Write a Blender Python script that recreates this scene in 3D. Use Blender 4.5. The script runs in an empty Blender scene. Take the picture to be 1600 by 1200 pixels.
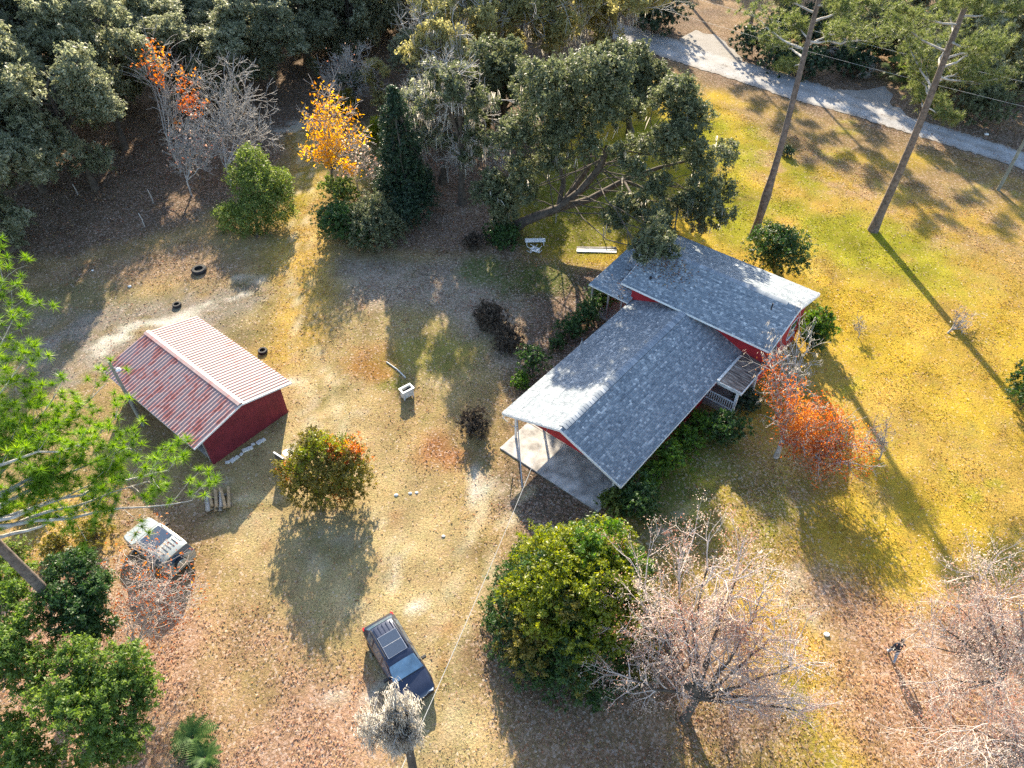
import bpy, math, random
import numpy as np
from mathutils import Vector, Matrix

# ------------------------------------------------------------------ camera, sky, sun, exposure
scene = bpy.context.scene
C = scene.collection
R = math.radians
CAM_H, FPX, S2 = 36.0, 1110.0, math.sqrt(0.5)      # drone 36 m up, looking 45 degrees down

cam_data = bpy.data.cameras.new('camera'); cam = bpy.data.objects.new('camera', cam_data)
C.objects.link(cam); scene.camera = cam
cam.location = (0, 0, CAM_H); cam.rotation_euler = (R(45), 0, 0)
cam_data.sensor_width = 36; cam_data.lens = 36 * FPX / 1600
cam_data.clip_start = 0.5; cam_data.clip_end = 6000

SUN_EL, SUN_DIR = 25.5, Vector((0.10, -1.0))       # light travels towards the camera, a little to the right
world = bpy.data.worlds.new('World'); scene.world = world; world.use_nodes = True
wn = world.node_tree.nodes; wl = world.node_tree.links
for n in list(wn): wn.remove(n)
sky = wn.new('ShaderNodeTexSky'); sky.sky_type = 'NISHITA'; sky.sun_disc = False
sky.sun_elevation = R(SUN_EL)
sd = -SUN_DIR.normalized()                          # horizontal direction towards the sun
sky.sun_rotation = math.atan2(sd.x, sd.y)
bg = wn.new('ShaderNodeBackground'); bg.inputs['Strength'].default_value = 0.14
wo = wn.new('ShaderNodeOutputWorld')
wl.new(sky.outputs[0], bg.inputs[0]); wl.new(bg.outputs[0], wo.inputs[0])
sun_data = bpy.data.lights.new('sun', 'SUN'); sun_data.energy = 5.0; sun_data.angle = R(0.6)
sun_data.color = (1.0, 0.87, 0.66)
sun = bpy.data.objects.new('sun', sun_data); C.objects.link(sun)
ld = Vector((SUN_DIR.normalized().x * math.cos(R(SUN_EL)), SUN_DIR.normalized().y * math.cos(R(SUN_EL)), -math.sin(R(SUN_EL))))
sun.rotation_euler = ld.to_track_quat('-Z', 'Y').to_euler(); sun.location = (0, 60, 60)
vs = scene.view_settings
vs.view_transform = 'Standard'; vs.look = 'None'; vs.gamma = 1.0; vs.use_curve_mapping = False
vs.exposure = 1.72
scene.cycles.max_bounces = 4; scene.cycles.diffuse_bounces = 2; scene.cycles.glossy_bounces = 2
scene.cycles.transmission_bounces = 3; scene.cycles.transparent_max_bounces = 4
scene.cycles.caustics_reflective = False; scene.cycles.caustics_refractive = False
scene.cycles.use_denoising = False

# ------------------------------------------------------------------ helpers
rng = np.random.default_rng(7)
random.seed(7)

def G(u, v, z=0.0):
    """survey point: place on the plot, at height z, for a spot read off the 1600 x 1200 photograph"""
    a = (u - 800) / FPX; b = (v - 600) / FPX; h = CAM_H - z
    return Vector((a / ((1 + b) * S2) * h, (1 - b) / (1 + b) * h, z))

def tag(o, label=None, cat=None, group=None, kind=None):
    if label: o['label'] = label
    if cat: o['category'] = cat
    if group: o['group'] = group
    if kind: o['kind'] = kind
    return o

def thing(name, label, cat, loc=(0, 0, 0), rotz=0.0, group=None):
    o = bpy.data.objects.new(name, None); C.objects.link(o)
    o.empty_display_size = 0.3
    o.location = loc; o.rotation_euler = (0, 0, rotz)
    return tag(o, label, cat, group)

def link_mesh(name, me, parent=None, mats=(), kind=None, loc=None):
    o = bpy.data.objects.new(name, me); C.objects.link(o)
    if not isinstance(mats, (list, tuple)): mats = (mats,)
    for m in mats:
        if m and m.name not in [x.name for x in me.materials if x]: me.materials.append(m)
    if parent: o.parent = parent
    if kind: o['kind'] = kind
    if loc is not None: o.location = loc
    return o

def np_mesh(name, V, faces, mat, parent=None, tint=None, smooth=False, kind=None, col=None):
    """V (n,3); faces: list of int arrays (m,k) with any k; tint: per-face float; col: per-face rgb"""
    V = np.asarray(V, dtype=np.float32)
    if not isinstance(faces, list): faces = [faces]
    faces = [np.asarray(f, dtype=np.int32) for f in faces if len(f)]
    me = bpy.data.meshes.new(name)
    nl = sum(f.size for f in faces); nf = sum(len(f) for f in faces)
    me.vertices.add(len(V)); me.vertices.foreach_set('co', V.ravel())
    me.loops.add(nl); me.loops.foreach_set('vertex_index', np.concatenate([f.ravel() for f in faces]))
    tot = np.concatenate([np.full(len(f), f.shape[1], dtype=np.int32) for f in faces])
    start = np.concatenate([[0], np.cumsum(tot)[:-1]]).astype(np.int32)
    me.polygons.add(nf); me.polygons.foreach_set('loop_start', start)
    try: me.polygons.foreach_set('loop_total', tot)
    except Exception: pass
    me.update(calc_edges=True)
    if tint is not None:
        at = me.attributes.new('tint', 'FLOAT', 'FACE'); at.data.foreach_set('value', np.asarray(tint, dtype=np.float32))
    if col is not None:
        at = me.attributes.new('col', 'FLOAT_VECTOR', 'FACE'); at.data.foreach_set('vector', np.asarray(col, dtype=np.float32).ravel())
    if smooth: me.polygons.foreach_set('use_smooth', np.ones(nf, dtype=bool))
    me.validate()
    return link_mesh(name, me, parent, mat, kind)

class MB:
    """collects boxes, prisms and tubes for ONE mesh"""
    def __init__(s): s.v = []; s.f = []
    def add(s, vs_, fs):
        n = len(s.v); s.v += [tuple(v) for v in vs_]; s.f += [tuple(i + n for i in f) for f in fs]; return s
    def box(s, x0, x1, y0, y1, z0, z1):
        return s.add([(x0,y0,z0),(x1,y0,z0),(x1,y1,z0),(x0,y1,z0),(x0,y0,z1),(x1,y0,z1),(x1,y1,z1),(x0,y1,z1)],
                     [(0,3,2,1),(4,5,6,7),(0,1,5,4),(1,2,6,5),(2,3,7,6),(3,0,4,7)])
    def obox(s, c, ex, ey, ez):
        c = Vector(c); ex = Vector(ex); ey = Vector(ey); ez = Vector(ez)
        p = [c + sx*ex + sy*ey + sz*ez for sz in (-1,1) for sx, sy in ((-1,-1),(1,-1),(1,1),(-1,1))]
        return s.add(p, [(0,3,2,1),(4,5,6,7),(0,1,5,4),(1,2,6,5),(2,3,7,6),(3,0,4,7)])
    def prism(s, poly, d):
        n = len(poly); d = Vector(d); a = [Vector(p) for p in poly]
        return s.add(a + [p + d for p in a], [tuple(range(n))[::-1], tuple(range(n, 2*n))] + [(i, (i+1) % n, (i+1) % n + n, i + n) for i in range(n)])
    def tube(s, pts, rad, k=8):
        V, Fc = tube_np(pts, rad, k); return s.add(V.tolist(), Fc.tolist() + [tuple(range(k))[::-1], tuple(range((len(pts)-1)*k, len(pts)*k))])
    def lathe(s, prof, c=(0,0,0), axis='z', k=20):
        vs_ = []; 
        for (r, h) in prof:
            for i in range(k):
                t = 2*math.pi*i/k; x, y = r*math.cos(t), r*math.sin(t)
                p = (x, y, h) if axis == 'z' else ((h, x, y) if axis == 'x' else (x, h, y))
                vs_.append((p[0]+c[0], p[1]+c[1], p[2]+c[2]))
        m = len(prof)
        return s.add(vs_, [(j*k+i, j*k+(i+1)%k, (j+1)*k+(i+1)%k, (j+1)*k+i) for j in range(m-1) for i in range(k)])
    def build(s, name, mat, parent=None, smooth=False, bevel=0.0, kind=None, loc=None):
        me = bpy.data.meshes.new(name); me.from_pydata(s.v, [], s.f); me.validate(); me.update()
        import bmesh
        bm = bmesh.new(); bm.from_mesh(me); bmesh.ops.recalc_face_normals(bm, faces=bm.faces)
        if bevel > 0:
            es = [e for e in bm.edges if len(e.link_faces) == 2 and e.calc_face_angle(0) > 0.5]
            bmesh.ops.bevel(bm, geom=es, offset=bevel, segments=2, profile=0.6, affect='EDGES', clamp_overlap=True)
        bm.to_mesh(me); bm.free()
        if smooth:
            me.polygons.foreach_set('use_smooth', [True]*len(me.polygons))
            try: me.set_sharp_from_angle(angle=R(35))
            except Exception: pass
        return link_mesh(name, me, parent, mat, kind, loc)

def tube_np(pts, rad, k=6):
    P = np.asarray([tuple(p) for p in pts], dtype=float); n = len(P)
    rad = np.broadcast_to(np.asarray(rad, dtype=float), (n,))
    T = np.gradient(P, axis=0); T /= (np.linalg.norm(T, axis=1, keepdims=True) + 1e-9)
    ref = np.array([0.0, 0, 1]) if abs(T[:, 2]).mean() < 0.8 else np.array([1.0, 0, 0])
    A = np.cross(T, ref); A /= (np.linalg.norm(A, axis=1, keepdims=True) + 1e-9); B = np.cross(T, A)
    t = np.arange(k) * 2*np.pi/k
    V = P[:, None, :] + rad[:, None, None]*(np.cos(t)[None, :, None]*A[:, None, :] + np.sin(t)[None, :, None]*B[:, None, :])
    i = np.arange(n-1)[:, None]*k; j = np.arange(k)[None, :]; jn = (j+1) % k
    Fc = np.stack([i+j, i+jn, i+k+jn, i+k+j], axis=-1).reshape(-1, 4)
    return V.reshape(-1, 3), Fc

def join(parts):
    Vs, Fs, o = [], [], 0
    for V, Fc in parts: Vs.append(V); Fs.append(Fc + o); o += len(V)
    return np.concatenate(Vs), np.concatenate(Fs)

def vnoise_table(seed): return np.random.default_rng(seed).random((256, 256))
_tabs = {}
def vnoise(x, y, seed=0):
    if seed not in _tabs: _tabs[seed] = vnoise_table(seed)
    t = _tabs[seed]
    xi = np.floor(x).astype(int); yi = np.floor(y).astype(int); fx = x - xi; fy = y - yi
    fx = fx*fx*(3-2*fx); fy = fy*fy*(3-2*fy)
    a = t[xi & 255, yi & 255]; b = t[(xi+1) & 255, yi & 255]; c = t[xi & 255, (yi+1) & 255]; d = t[(xi+1) & 255, (yi+1) & 255]
    return (a*(1-fx)+b*fx)*(1-fy) + (c*(1-fx)+d*fx)*fy
def fbm(x, y, seed=0, oct=4):
    s = 0; amp = 1; tot = 0
    for i in range(oct):
        s = s + amp*vnoise(x*2**i, y*2**i, seed+i); tot += amp; amp *= 0.5
    return s/tot

# ------------------------------------------------------------------ materials
def new_mat(name):
    m = bpy.data.materials.new(name); m.use_nodes = True
    nt = m.node_tree; return m, nt, nt.nodes['Principled BSDF'], nt.nodes['Material Output']
def nd(nt, t, **k):
    n = nt.nodes.new(t)
    for a, b in k.items(): setattr(n, a, b)
    return n
def ramp(nt, fac, stops, interp='LINEAR'):
    r = nd(nt, 'ShaderNodeValToRGB'); r.color_ramp.interpolation = interp
    el = r.color_ramp.elements
    while len(el) < len(stops): el.new(0.5)
    for e, (p, c) in zip(el, stops): e.position = p; e.color = (*c, 1) if len(c) == 3 else c
    nt.links.new(fac, r.inputs[0]); return r.outputs[0]
def noise(nt, scale, detail=4, rough=0.6, coord='Object', dist=0.0):
    tc = nd(nt, 'ShaderNodeTexCoord'); n = nd(nt, 'ShaderNodeTexNoise')
    n.inputs['Scale'].default_value = scale; n.inputs['Detail'].default_value = detail; n.inputs['Roughness'].default_value = rough
    n.inputs['Distortion'].default_value = dist
    nt.links.new(tc.outputs[coord], n.inputs['Vector']); return n.outputs[0]
def mixc(nt, fac, a, b, mode='MIX'):
    m = nd(nt, 'ShaderNodeMix', data_type='RGBA', blend_type=mode)
    for sock, v in ((m.inputs[0], fac), (m.inputs[6], a), (m.inputs[7], b)):
        if isinstance(v, (int, float)): sock.default_value = v
        elif isinstance(v, (tuple, list)): sock.default_value = (*v, 1)
        else: nt.links.new(v, sock)
    return m.outputs[2]
def bump(nt, height, strength, bsdf, dist=0.02):
    b = nd(nt, 'ShaderNodeBump'); b.inputs['Strength'].default_value = strength; b.inputs['Distance'].default_value = dist
    nt.links.new(height, b.inputs['Height']); nt.links.new(b.outputs[0], bsdf.inputs['Normal'])

def plain(name, c, rough=0.6, var=0.25, scale=3.0, metal=0.0, spec=0.4, bmp=0.15, c2=None):
    m, nt, p, o = new_mat(name)
    n = noise(nt, scale)
    lo = tuple(x*(1-var) for x in c); hi = c2 or tuple(min(1, x*(1+var)) for x in c)
    nt.links.new(ramp(nt, n, [(0.3, lo), (0.72, hi)]), p.inputs['Base Color'])
    p.inputs['Roughness'].default_value = rough; p.inputs['Metallic'].default_value = metal; p.inputs['Specular IOR Level'].default_value = spec
    if bmp: bump(nt, noise(nt, scale*8), bmp, p)
    return m

def leaf_mat(name, stops, rough=0.45, trans=0.35, spec=0.5):
    """foliage: colour by the per-leaf value 'tint', glossy skin, light coming through"""
    m, nt, p, o = new_mat(name)
    at = nd(nt, 'ShaderNodeAttribute', attribute_name='tint')
    col = ramp(nt, at.outputs['Fac'], stops)
    nt.links.new(col, p.inputs['Base Color'])
    p.inputs['Roughness'].default_value = rough; p.inputs['Specular IOR Level'].default_value = spec
    tr = nd(nt, 'ShaderNodeBsdfTranslucent')
    hs = nd(nt, 'ShaderNodeHueSaturation'); hs.inputs['Value'].default_value = 1.5; hs.inputs['Saturation'].default_value = 1.15
    nt.links.new(col, hs.inputs['Color']); nt.links.new(hs.outputs[0], tr.inputs[0])
    mx = nd(nt, 'ShaderNodeMixShader'); mx.inputs[0].default_value = trans
    nt.links.new(p.outputs[0], mx.inputs[1]); nt.links.new(tr.outputs[0], mx.inputs[2]); nt.links.new(mx.outputs[0], o.inputs[0])
    return m

M = {}
def st(*cs): n = len(cs); return [(i/(n-1), c) for i, c in enumerate(cs)]
M['oak'] = leaf_mat('oak_leaves', st((0.038,0.050,0.023),(0.11,0.128,0.060),(0.27,0.275,0.16)), 0.55, 0.40, 0.5)
M['oak_far'] = leaf_mat('wood_oak_leaves', st((0.075,0.090,0.048),(0.20,0.215,0.125),(0.43,0.43,0.30)), 0.5, 0.5, 0.6)
M['oak_near'] = leaf_mat('young_oak_leaves', st((0.040,0.080,0.016),(0.115,0.185,0.034),(0.26,0.33,0.070)), 0.55, 0.45, 0.45)
M['moss_oak'] = leaf_mat('yellowing_oak_leaves', st((0.11,0.11,0.05),(0.31,0.285,0.12),(0.56,0.51,0.25)), 0.6, 0.5, 0.3)
M['shrub'] = leaf_mat('shrub_leaves', st((0.014,0.040,0.010),(0.038,0.085,0.018),(0.100,0.170,0.040)), 0.52, 0.33, 0.5)
M['bright_shrub'] = leaf_mat('bright_shrub_leaves', st((0.03,0.075,0.010),(0.08,0.16,0.018),(0.22,0.33,0.035)), 0.55, 0.42, 0.45)
M['vine'] = leaf_mat('yellow_green_vine_leaves', st((0.06,0.085,0.010),(0.18,0.22,0.016),(0.36,0.34,0.03)), 0.45, 0.45)
M['brown_vine'] = leaf_mat('brown_vine_leaves', st((0.055,0.050,0.012),(0.15,0.13,0.022),(0.34,0.27,0.045)), 0.6, 0.35)
M['pale_shrub'] = leaf_mat('pale_shrub_leaves', st((0.05,0.085,0.02),(0.13,0.18,0.035),(0.32,0.36,0.11)), 0.55, 0.42, 0.45)
M['cedar'] = leaf_mat('cedar_foliage', st((0.010,0.026,0.012),(0.024,0.050,0.022),(0.055,0.09,0.035)), 0.5, 0.2)
M['yellow'] = leaf_mat('golden_maple_leaves', st((0.42,0.15,0.010),(0.62,0.33,0.012),(0.75,0.45,0.02)), 0.5, 0.55)
M['orange'] = leaf_mat('orange_maple_leaves', st((0.38,0.085,0.025),(0.55,0.18,0.04),(0.62,0.30,0.09)), 0.5, 0.55)
M['russet'] = leaf_mat('russet_leaves', st((0.24,0.055,0.018),(0.52,0.14,0.030),(0.64,0.28,0.07)), 0.6, 0.5, 0.3)
M['pinkdry'] = leaf_mat('dry_pinkish_leaves', st((0.38,0.17,0.12),(0.56,0.39,0.31),(0.72,0.60,0.51)), 0.7, 0.5, 0.2)
M['needle'] = leaf_mat('pine_needles', st((0.055,0.12,0.010),(0.15,0.27,0.018),(0.34,0.46,0.045)), 0.5, 0.4, 0.45)
M['needle_far'] = leaf_mat('far_pine_needles', st((0.05,0.075,0.022),(0.13,0.16,0.050),(0.34,0.35,0.15)), 0.5, 0.4, 0.45)
M['moss'] = leaf_mat('spanish_moss', st((0.26,0.24,0.20),(0.44,0.41,0.36),(0.64,0.60,0.54)), 0.8, 0.45, 0.2)
M['twigleaf'] = leaf_mat('dead_brush_twigs', st((0.03,0.022,0.016),(0.07,0.052,0.036),(0.13,0.10,0.07)), 0.8, 0.1, 0.2)
M['sago'] = leaf_mat('sago_fronds', st((0.012,0.04,0.008),(0.03,0.075,0.014),(0.08,0.13,0.03)), 0.6, 0.12, 0.2)
M['bark'] = plain('oak_bark', (0.085,0.068,0.052), 0.9, 0.5, 2.5, bmp=0.6)
M['palebark'] = plain('lichen_grey_bark', (0.40,0.365,0.325), 0.9, 0.45, 3.0, bmp=0.5)
M['pinktwig'] = plain('pinkish_grey_twigs', (0.52,0.44,0.385), 0.85, 0.35, 2.0, bmp=0.2)
M['pinebark'] = plain('pine_bark', (0.155,0.12,0.10), 0.9, 0.5, 4.0, bmp=0.8)

# ------------------------------------------------------------------ ground: one sheet with the grass, sand and litter zones of the plot
GX = np.arange(-96, 96.01, 0.6); GY = np.arange(2, 150.01, 0.6)
gx, gy = np.meshgrid(GX, GY, indexing='ij')
wx = gx + 2.6*(fbm(gx/3.2, gy/3.2, 11, 4)-0.5)*2; wy = gy + 2.6*(fbm(gx/3.2, gy/3.2, 21, 4)-0.5)*2

def poly_mask(pix, feather=2):
    P = [G(u, v) for u, v in pix]; inside = np.zeros(gx.shape, dtype=bool)
    n = len(P)
    for i in range(n):
        a, b = P[i], P[(i+1) % n]
        cond = ((a.y > wy) != (b.y > wy))
        t = (b.x-a.x)*(wy-a.y)/((b.y-a.y) if abs(b.y-a.y) > 1e-9 else 1e-9)+a.x
        inside ^= cond & (wx < t)
    m = inside.astype(float)
    for _ in range(feather):
        m = (m + np.roll(m, 1, 0) + np.roll(m, -1, 0) + np.roll(m, 1, 1) + np.roll(m, -1, 1))/5
    return m
def blob(u, v, rx, ry, rot=0.0, hard=1.0):
    c = G(u, v); dx = wx-c.x; dy = wy-c.y; ca, sa = math.cos(R(rot)), math.sin(R(rot))
    d = np.sqrt(((dx*ca+dy*sa)/rx)**2 + ((-dx*sa+dy*ca)/ry)**2)
    return np.clip((1.25-d)*1.6*hard, 0, 1)

col = np.zeros(gx.shape + (3,)); col[:] = (0.155, 0.112, 0.080)
lit = np.full(gx.shape, 0.75)                       # how much of the surface is loose dry leaves
def paint(mask, c, amt=1.0, leaf=None):
    m = (mask*amt)[..., None]
    col[:] = col*(1-m) + np.array(c)*m
    if leaf is not None: lit[:] = lit*(1-m[..., 0]) + leaf*m[..., 0]
n1 = fbm(gx/5, gy/5, 31, 4); n2 = fbm(gx/1.6, gy/1.6, 41, 4); n3 = fbm(gx/11, gy/11, 51, 3); n4 = fbm(gx/1.1, gy/1.1, 45, 3)
def patch(n, lo, hi): return np.clip((n-lo)/(hi-lo), 0, 1)

TAN, STRAW, YEL, GREEN = (0.37,0.265,0.130), (0.48,0.365,0.20), (0.475,0.325,0.045), (0.27,0.27,0.022)
OLIVE, PINK, GREY, SAND = (0.25,0.19,0.055), (0.40,0.245,0.165), (0.255,0.225,0.20), (0.66,0.62,0.56)
# open ground west and south
paint(poly_mask([(-200,420),(120,400),(300,360),(440,250),(520,240),(560,390),(770,400),(800,600),(800,820),(760,1000),(850,1280),(-300,1400)], 4), TAN, 1, 0.22)
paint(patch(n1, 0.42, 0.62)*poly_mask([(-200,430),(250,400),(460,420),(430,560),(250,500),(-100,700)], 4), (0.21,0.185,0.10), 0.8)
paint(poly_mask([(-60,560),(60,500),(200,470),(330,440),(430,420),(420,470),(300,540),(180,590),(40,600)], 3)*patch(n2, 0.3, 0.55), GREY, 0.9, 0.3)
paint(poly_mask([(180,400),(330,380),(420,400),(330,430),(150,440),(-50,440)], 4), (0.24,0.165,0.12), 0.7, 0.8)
# grass path between the trees, the sunlight on it painted in as yellow
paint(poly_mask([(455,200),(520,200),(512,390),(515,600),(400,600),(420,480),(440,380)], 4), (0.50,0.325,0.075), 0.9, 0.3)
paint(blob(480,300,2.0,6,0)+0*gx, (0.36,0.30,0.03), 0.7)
paint(poly_mask([(430,600),(540,560),(600,700),(720,800),(700,1000),(760,1200),(640,1300),(560,1000),(420,900),(360,800)], 5), STRAW, 0.85, 0.08)
paint(poly_mask([(560,400),(790,430),(800,580),(740,620),(560,620),(520,500)], 4), (0.30,0.235,0.11), 0.8, 0.4)
paint(poly_mask([(510,400),(700,415),(800,430),(800,600),(770,560),(700,490),(620,480),(540,450)], 3), (0.31,0.26,0.215), 0.9, 0.85)
paint(blob(660,550,4.5,3.0,20), (0.27,0.24,0.065), 0.8, 0.2)
paint(blob(585,575,2.0,2.6,30), (0.35,0.16,0.045), 0.75, 0.4)
paint(blob(690,695,1.9,2.0,0), (0.36,0.15,0.06), 0.8, 0.5)
paint(blob(600,540,1.6,1.2,0), (0.32,0.19,0.09), 0.6)
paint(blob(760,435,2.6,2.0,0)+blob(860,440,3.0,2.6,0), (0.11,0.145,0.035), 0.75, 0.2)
paint(blob(620,610,1.4,0.9,0), (0.17,0.17,0.03), 0.8)
# leaf litter in the south-west corner and south-east
paint(poly_mask([(150,850),(300,880),(420,960),(520,1040),(600,1130),(600,1300),(-200,1400),(-100,1000)], 5)*patch(n1, 0.2, 0.45), PINK, 0.95, 0.95)
paint(poly_mask([(60,760),(190,770),(210,850),(160,900),(40,900)], 4), (0.50,0.33,0.075), 0.8, 0.5)
paint(blob(250,800,3.5,2.5,0), (0.27,0.185,0.12), 0.7, 0.7)
# lawn east of the house
paint(poly_mask([(830,250),(900,170),(1040,110),(1240,170),(1420,230),(1620,290),(1900,360),(1900,1300),(1250,1300),(1210,1000),(1010,900),(960,800),(1130,640),(1000,420),(850,400),(800,330)], 5), YEL, 1.0, 0.12)
paint(patch(n3, 0.45, 0.6)*poly_mask([(1100,200),(1900,400),(1900,1300),(1200,1300),(1130,640)], 4), (0.50,0.325,0.085), 0.75)
paint(poly_mask([(1040,160),(1200,200),(1330,330),(1500,380),(1450,470),(1300,400),(1180,400),(1060,360),(900,400),(830,300)], 6)*patch(n1, 0.3, 0.55), GREEN, 0.9, 0.1)
paint(blob(1440,420,6,5,0)*patch(n2,0.35,0.6), (0.33,0.29,0.03), 0.8)
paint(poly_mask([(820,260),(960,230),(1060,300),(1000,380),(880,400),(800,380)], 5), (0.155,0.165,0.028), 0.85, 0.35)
# worn brown bands near the lane
paint(poly_mask([(1030,95),(1250,160),(1620,270),(1620,330),(1480,320),(1380,290),(1250,250),(1130,170),(1040,130)], 5)*patch(n1, 0.25, 0.5), (0.25,0.17,0.085), 0.95, 0.5)
paint(poly_mask([(1180,200),(1280,230),(1420,300),(1600,340),(1600,400),(1450,380),(1300,300),(1180,290)], 5)*patch(n2, 0.4, 0.62), (0.33,0.215,0.115), 0.9, 0.4)
paint(poly_mask([(1470,360),(1640,370),(1640,470),(1520,430)], 5)*patch(n2, 0.3, 0.6), (0.33,0.22,0.09), 0.8)
# ground south-east of the house: thin grass, leaf litter, sand
paint(poly_mask([(960,810),(1120,690),(1230,750),(1260,860),(1160,900),(1000,900)], 5), (0.20,0.165,0.06), 0.9, 0.7)
paint(poly_mask([(1020,740),(1120,670),(1130,760),(1040,840),(980,820)], 4), (0.12,0.15,0.04), 0.8, 0.3)
paint(poly_mask([(1170,700),(1330,730),(1290,790),(1200,790)], 4), (0.23,0.15,0.10), 0.8, 0.95)
paint(poly_mask([(1230,860),(1340,900),(1400,960),(1480,930),(1700,880),(1700,1400),(1330,1400),(1340,1150),(1270,1000)], 5)*patch(n1, 0.15, 0.4), (0.40,0.24,0.15), 0.95, 1.0)
paint(poly_mask([(760,1020),(900,1090),(1010,1060),(1180,1120),(1150,1400),(780,1400)], 5), (0.28,0.19,0.115), 0.9, 0.95)
paint(poly_mask([(1080,1100),(1250,1080),(1330,1200),(1330,1400),(1100,1400)], 4)*patch(n2, 0.35, 0.6), (0.36,0.28,0.05), 0.8, 0.5)
paint(blob(1280,930,1.7,2.3,0)*patch(n2, 0.3, 0.55), (0.42,0.37,0.33), 0.85, 0.6)
# bare sand
for u, v, a, b, r_, k in [(205,530,3.0,1.1,40,.95),(250,560,1.4,.7,0,.6),(465,640,.55,2.2,20,.95),(478,690,.45,1.2,0,.8),(388,700,.5,.5,0,.7),
        (770,745,1.5,1.1,0,.8),(800,780,.9,.6,0,.5),(630,915,.7,1.3,25,.85),(645,975,.4,.6,0,.9),(690,1010,.35,.35,0,.6),(660,930,.4,.4,0,.6),
        (460,200,3.2,1.8,0,.55),(690,330,1.6,1.1,0,.6),(1070,790,.5,1.0,-30,.6),(1030,835,.9,.4,0,.5),(540,1110,.35,.35,0,.7),(520,1120,.5,.2,0,.6),
        (340,470,2.2,.5,40,.75),(285,500,1.2,.5,0,.6),(385,420,1.6,.6,20,.5),(580,650,.8,.7,0,.5),(470,610,.5,.8,0,.7),(812,1165,.5,.5,0,.5),(330,720,.3,2.0,40,.6),(540,800,.4,.3,0,.5)]:
    paint(blob(u, v, a*1.25, b*1.25, r_)**.7*patch(n4, 0.47, 0.60), SAND, k, 0.1)
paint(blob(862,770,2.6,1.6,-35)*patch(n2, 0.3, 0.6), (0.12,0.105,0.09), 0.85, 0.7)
# dirt under the wood and beyond the lane
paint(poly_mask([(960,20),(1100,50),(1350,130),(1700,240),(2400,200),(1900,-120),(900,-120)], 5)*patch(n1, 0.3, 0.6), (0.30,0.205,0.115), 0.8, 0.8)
paint(poly_mask([(540,200),(600,180),(600,300),(540,300)], 5), (0.19,0.19,0.035), 0.8, 0.3)
paint(poly_mask([(640,260),(790,210),(780,340),(680,400),(600,390)], 5), (0.215,0.145,0.105), 0.7, 0.9)
def stroke(pix, w_, c, amt, off=0.0, leaf=None, brk=True):
    P = [Vector(tuple(G(u, v))[:2]) for u, v in pix]; d = np.full(gx.shape, 1e9)
    xx = gx + .35*(wx-gx); yy = gy + .35*(wy-gy)
    for a, b in zip(P[:-1], P[1:]):
        e = (b-a).normalized(); nn_ = Vector((e.y, -e.x))*off; a2 = a+nn_; b2 = b+nn_; L2 = (b2-a2).length
        t = np.clip(((xx-a2.x)*e.x+(yy-a2.y)*e.y), 0, L2); d = np.minimum(d, np.hypot(xx-a2.x-e.x*t, yy-a2.y-e.y*t))
    m = np.clip(1.3-d/w_, 0, 1)*(patch(n4, .36, .58) if brk else 1)
    paint(m, c, amt, leaf)
trk1 = [(640,1210),(622,1050),(600,900),(560,770),(510,660),(480,540),(468,430),(476,300),(486,210)]
trk2 = [(650,1210),(690,1050),(730,900),(775,800),(820,750)]
trk3 = [(600,960),(520,860),(430,800),(350,800)]
for trk in (trk1, trk2, trk3):
    for o__ in (-.8, .8): stroke(trk, .42, (0.56,0.46,0.31), .85, o__, .05)
    stroke(trk, .35, (0.25,0.20,0.075), .5, 0.0, .3)
stroke([(1210,1000),(1240,1080),(1290,1200)], .9, (0.20,0.20,0.03), .7)
stroke([(440,250),(430,400),(400,560)], .8, (0.27,0.21,0.06), .6)
for k_ in range(70):
    u_ = random.uniform(430, 800); v_k = random.uniform(420, 1150); s_ = random.uniform(.25, .8)
    paint(blob(u_, v_k, s_*1.6, s_, random.uniform(0, 180))*patch(n4, .4, .6), random.choice([(0.24,0.17,0.085),(0.30,0.22,0.09),(0.47,0.37,0.22),(0.22,0.19,0.06),(0.33,0.18,0.09)]), .6)
for k_ in range(90):
    u_ = random.uniform(1080, 1600); v_k = random.uniform(200, 900); s_ = random.uniform(.4, 1.6)
    paint(blob(u_, v_k, s_*1.7, s_, random.uniform(0, 180))*patch(n4, .38, .62), random.choice([(0.28,0.265,0.03),(0.42,0.27,0.07),(0.50,0.37,0.10),(0.36,0.23,0.08),(0.38,0.33,0.035)]), .65)
v_ = 0.62 + 0.76*n2; col *= v_[..., None]
col *= (0.9 + 0.2*fbm(gx/0.9, gy/0.9, 61, 2))[..., None]
col = np.clip(col, 0.01, 0.8)

ax = np.concatenate([[-2500,-900,-350,-160,-110], GX, [110,160,350,900,2500]])
ay = np.concatenate([[-2500,-900,-300,-80,-20], GY, [165,200,300,600,1200,3000]])
nx, ny = len(ax), len(ay)
ix = np.clip(np.arange(nx)-5, 0, len(GX)-1); iy = np.clip(np.arange(ny)-5, 0, len(GY)-1)
fx_, fy_ = np.meshgrid(ax, ay, indexing='ij')
colF = col[np.ix_(ix, iy)]; litF = lit[np.ix_(ix, iy)]
def ground_z(x, y): return 0.05*(fbm(np.asarray(x)/2.2, np.asarray(y)/2.2, 71, 3)-0.5)
zz = np.where((np.abs(fx_) < 96) & (fy_ > 2) & (fy_ < 150), ground_z(fx_, fy_), -0.0)
V = np.stack([fx_, fy_, zz], -1).reshape(-1, 3)
i, j = np.meshgrid(np.arange(nx-1), np.arange(ny-1), indexing='ij')
Fq = np.stack([i*ny+j, (i+1)*ny+j, (i+1)*ny+j+1, i*ny+j+1], -1).reshape(-1, 4)

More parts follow.
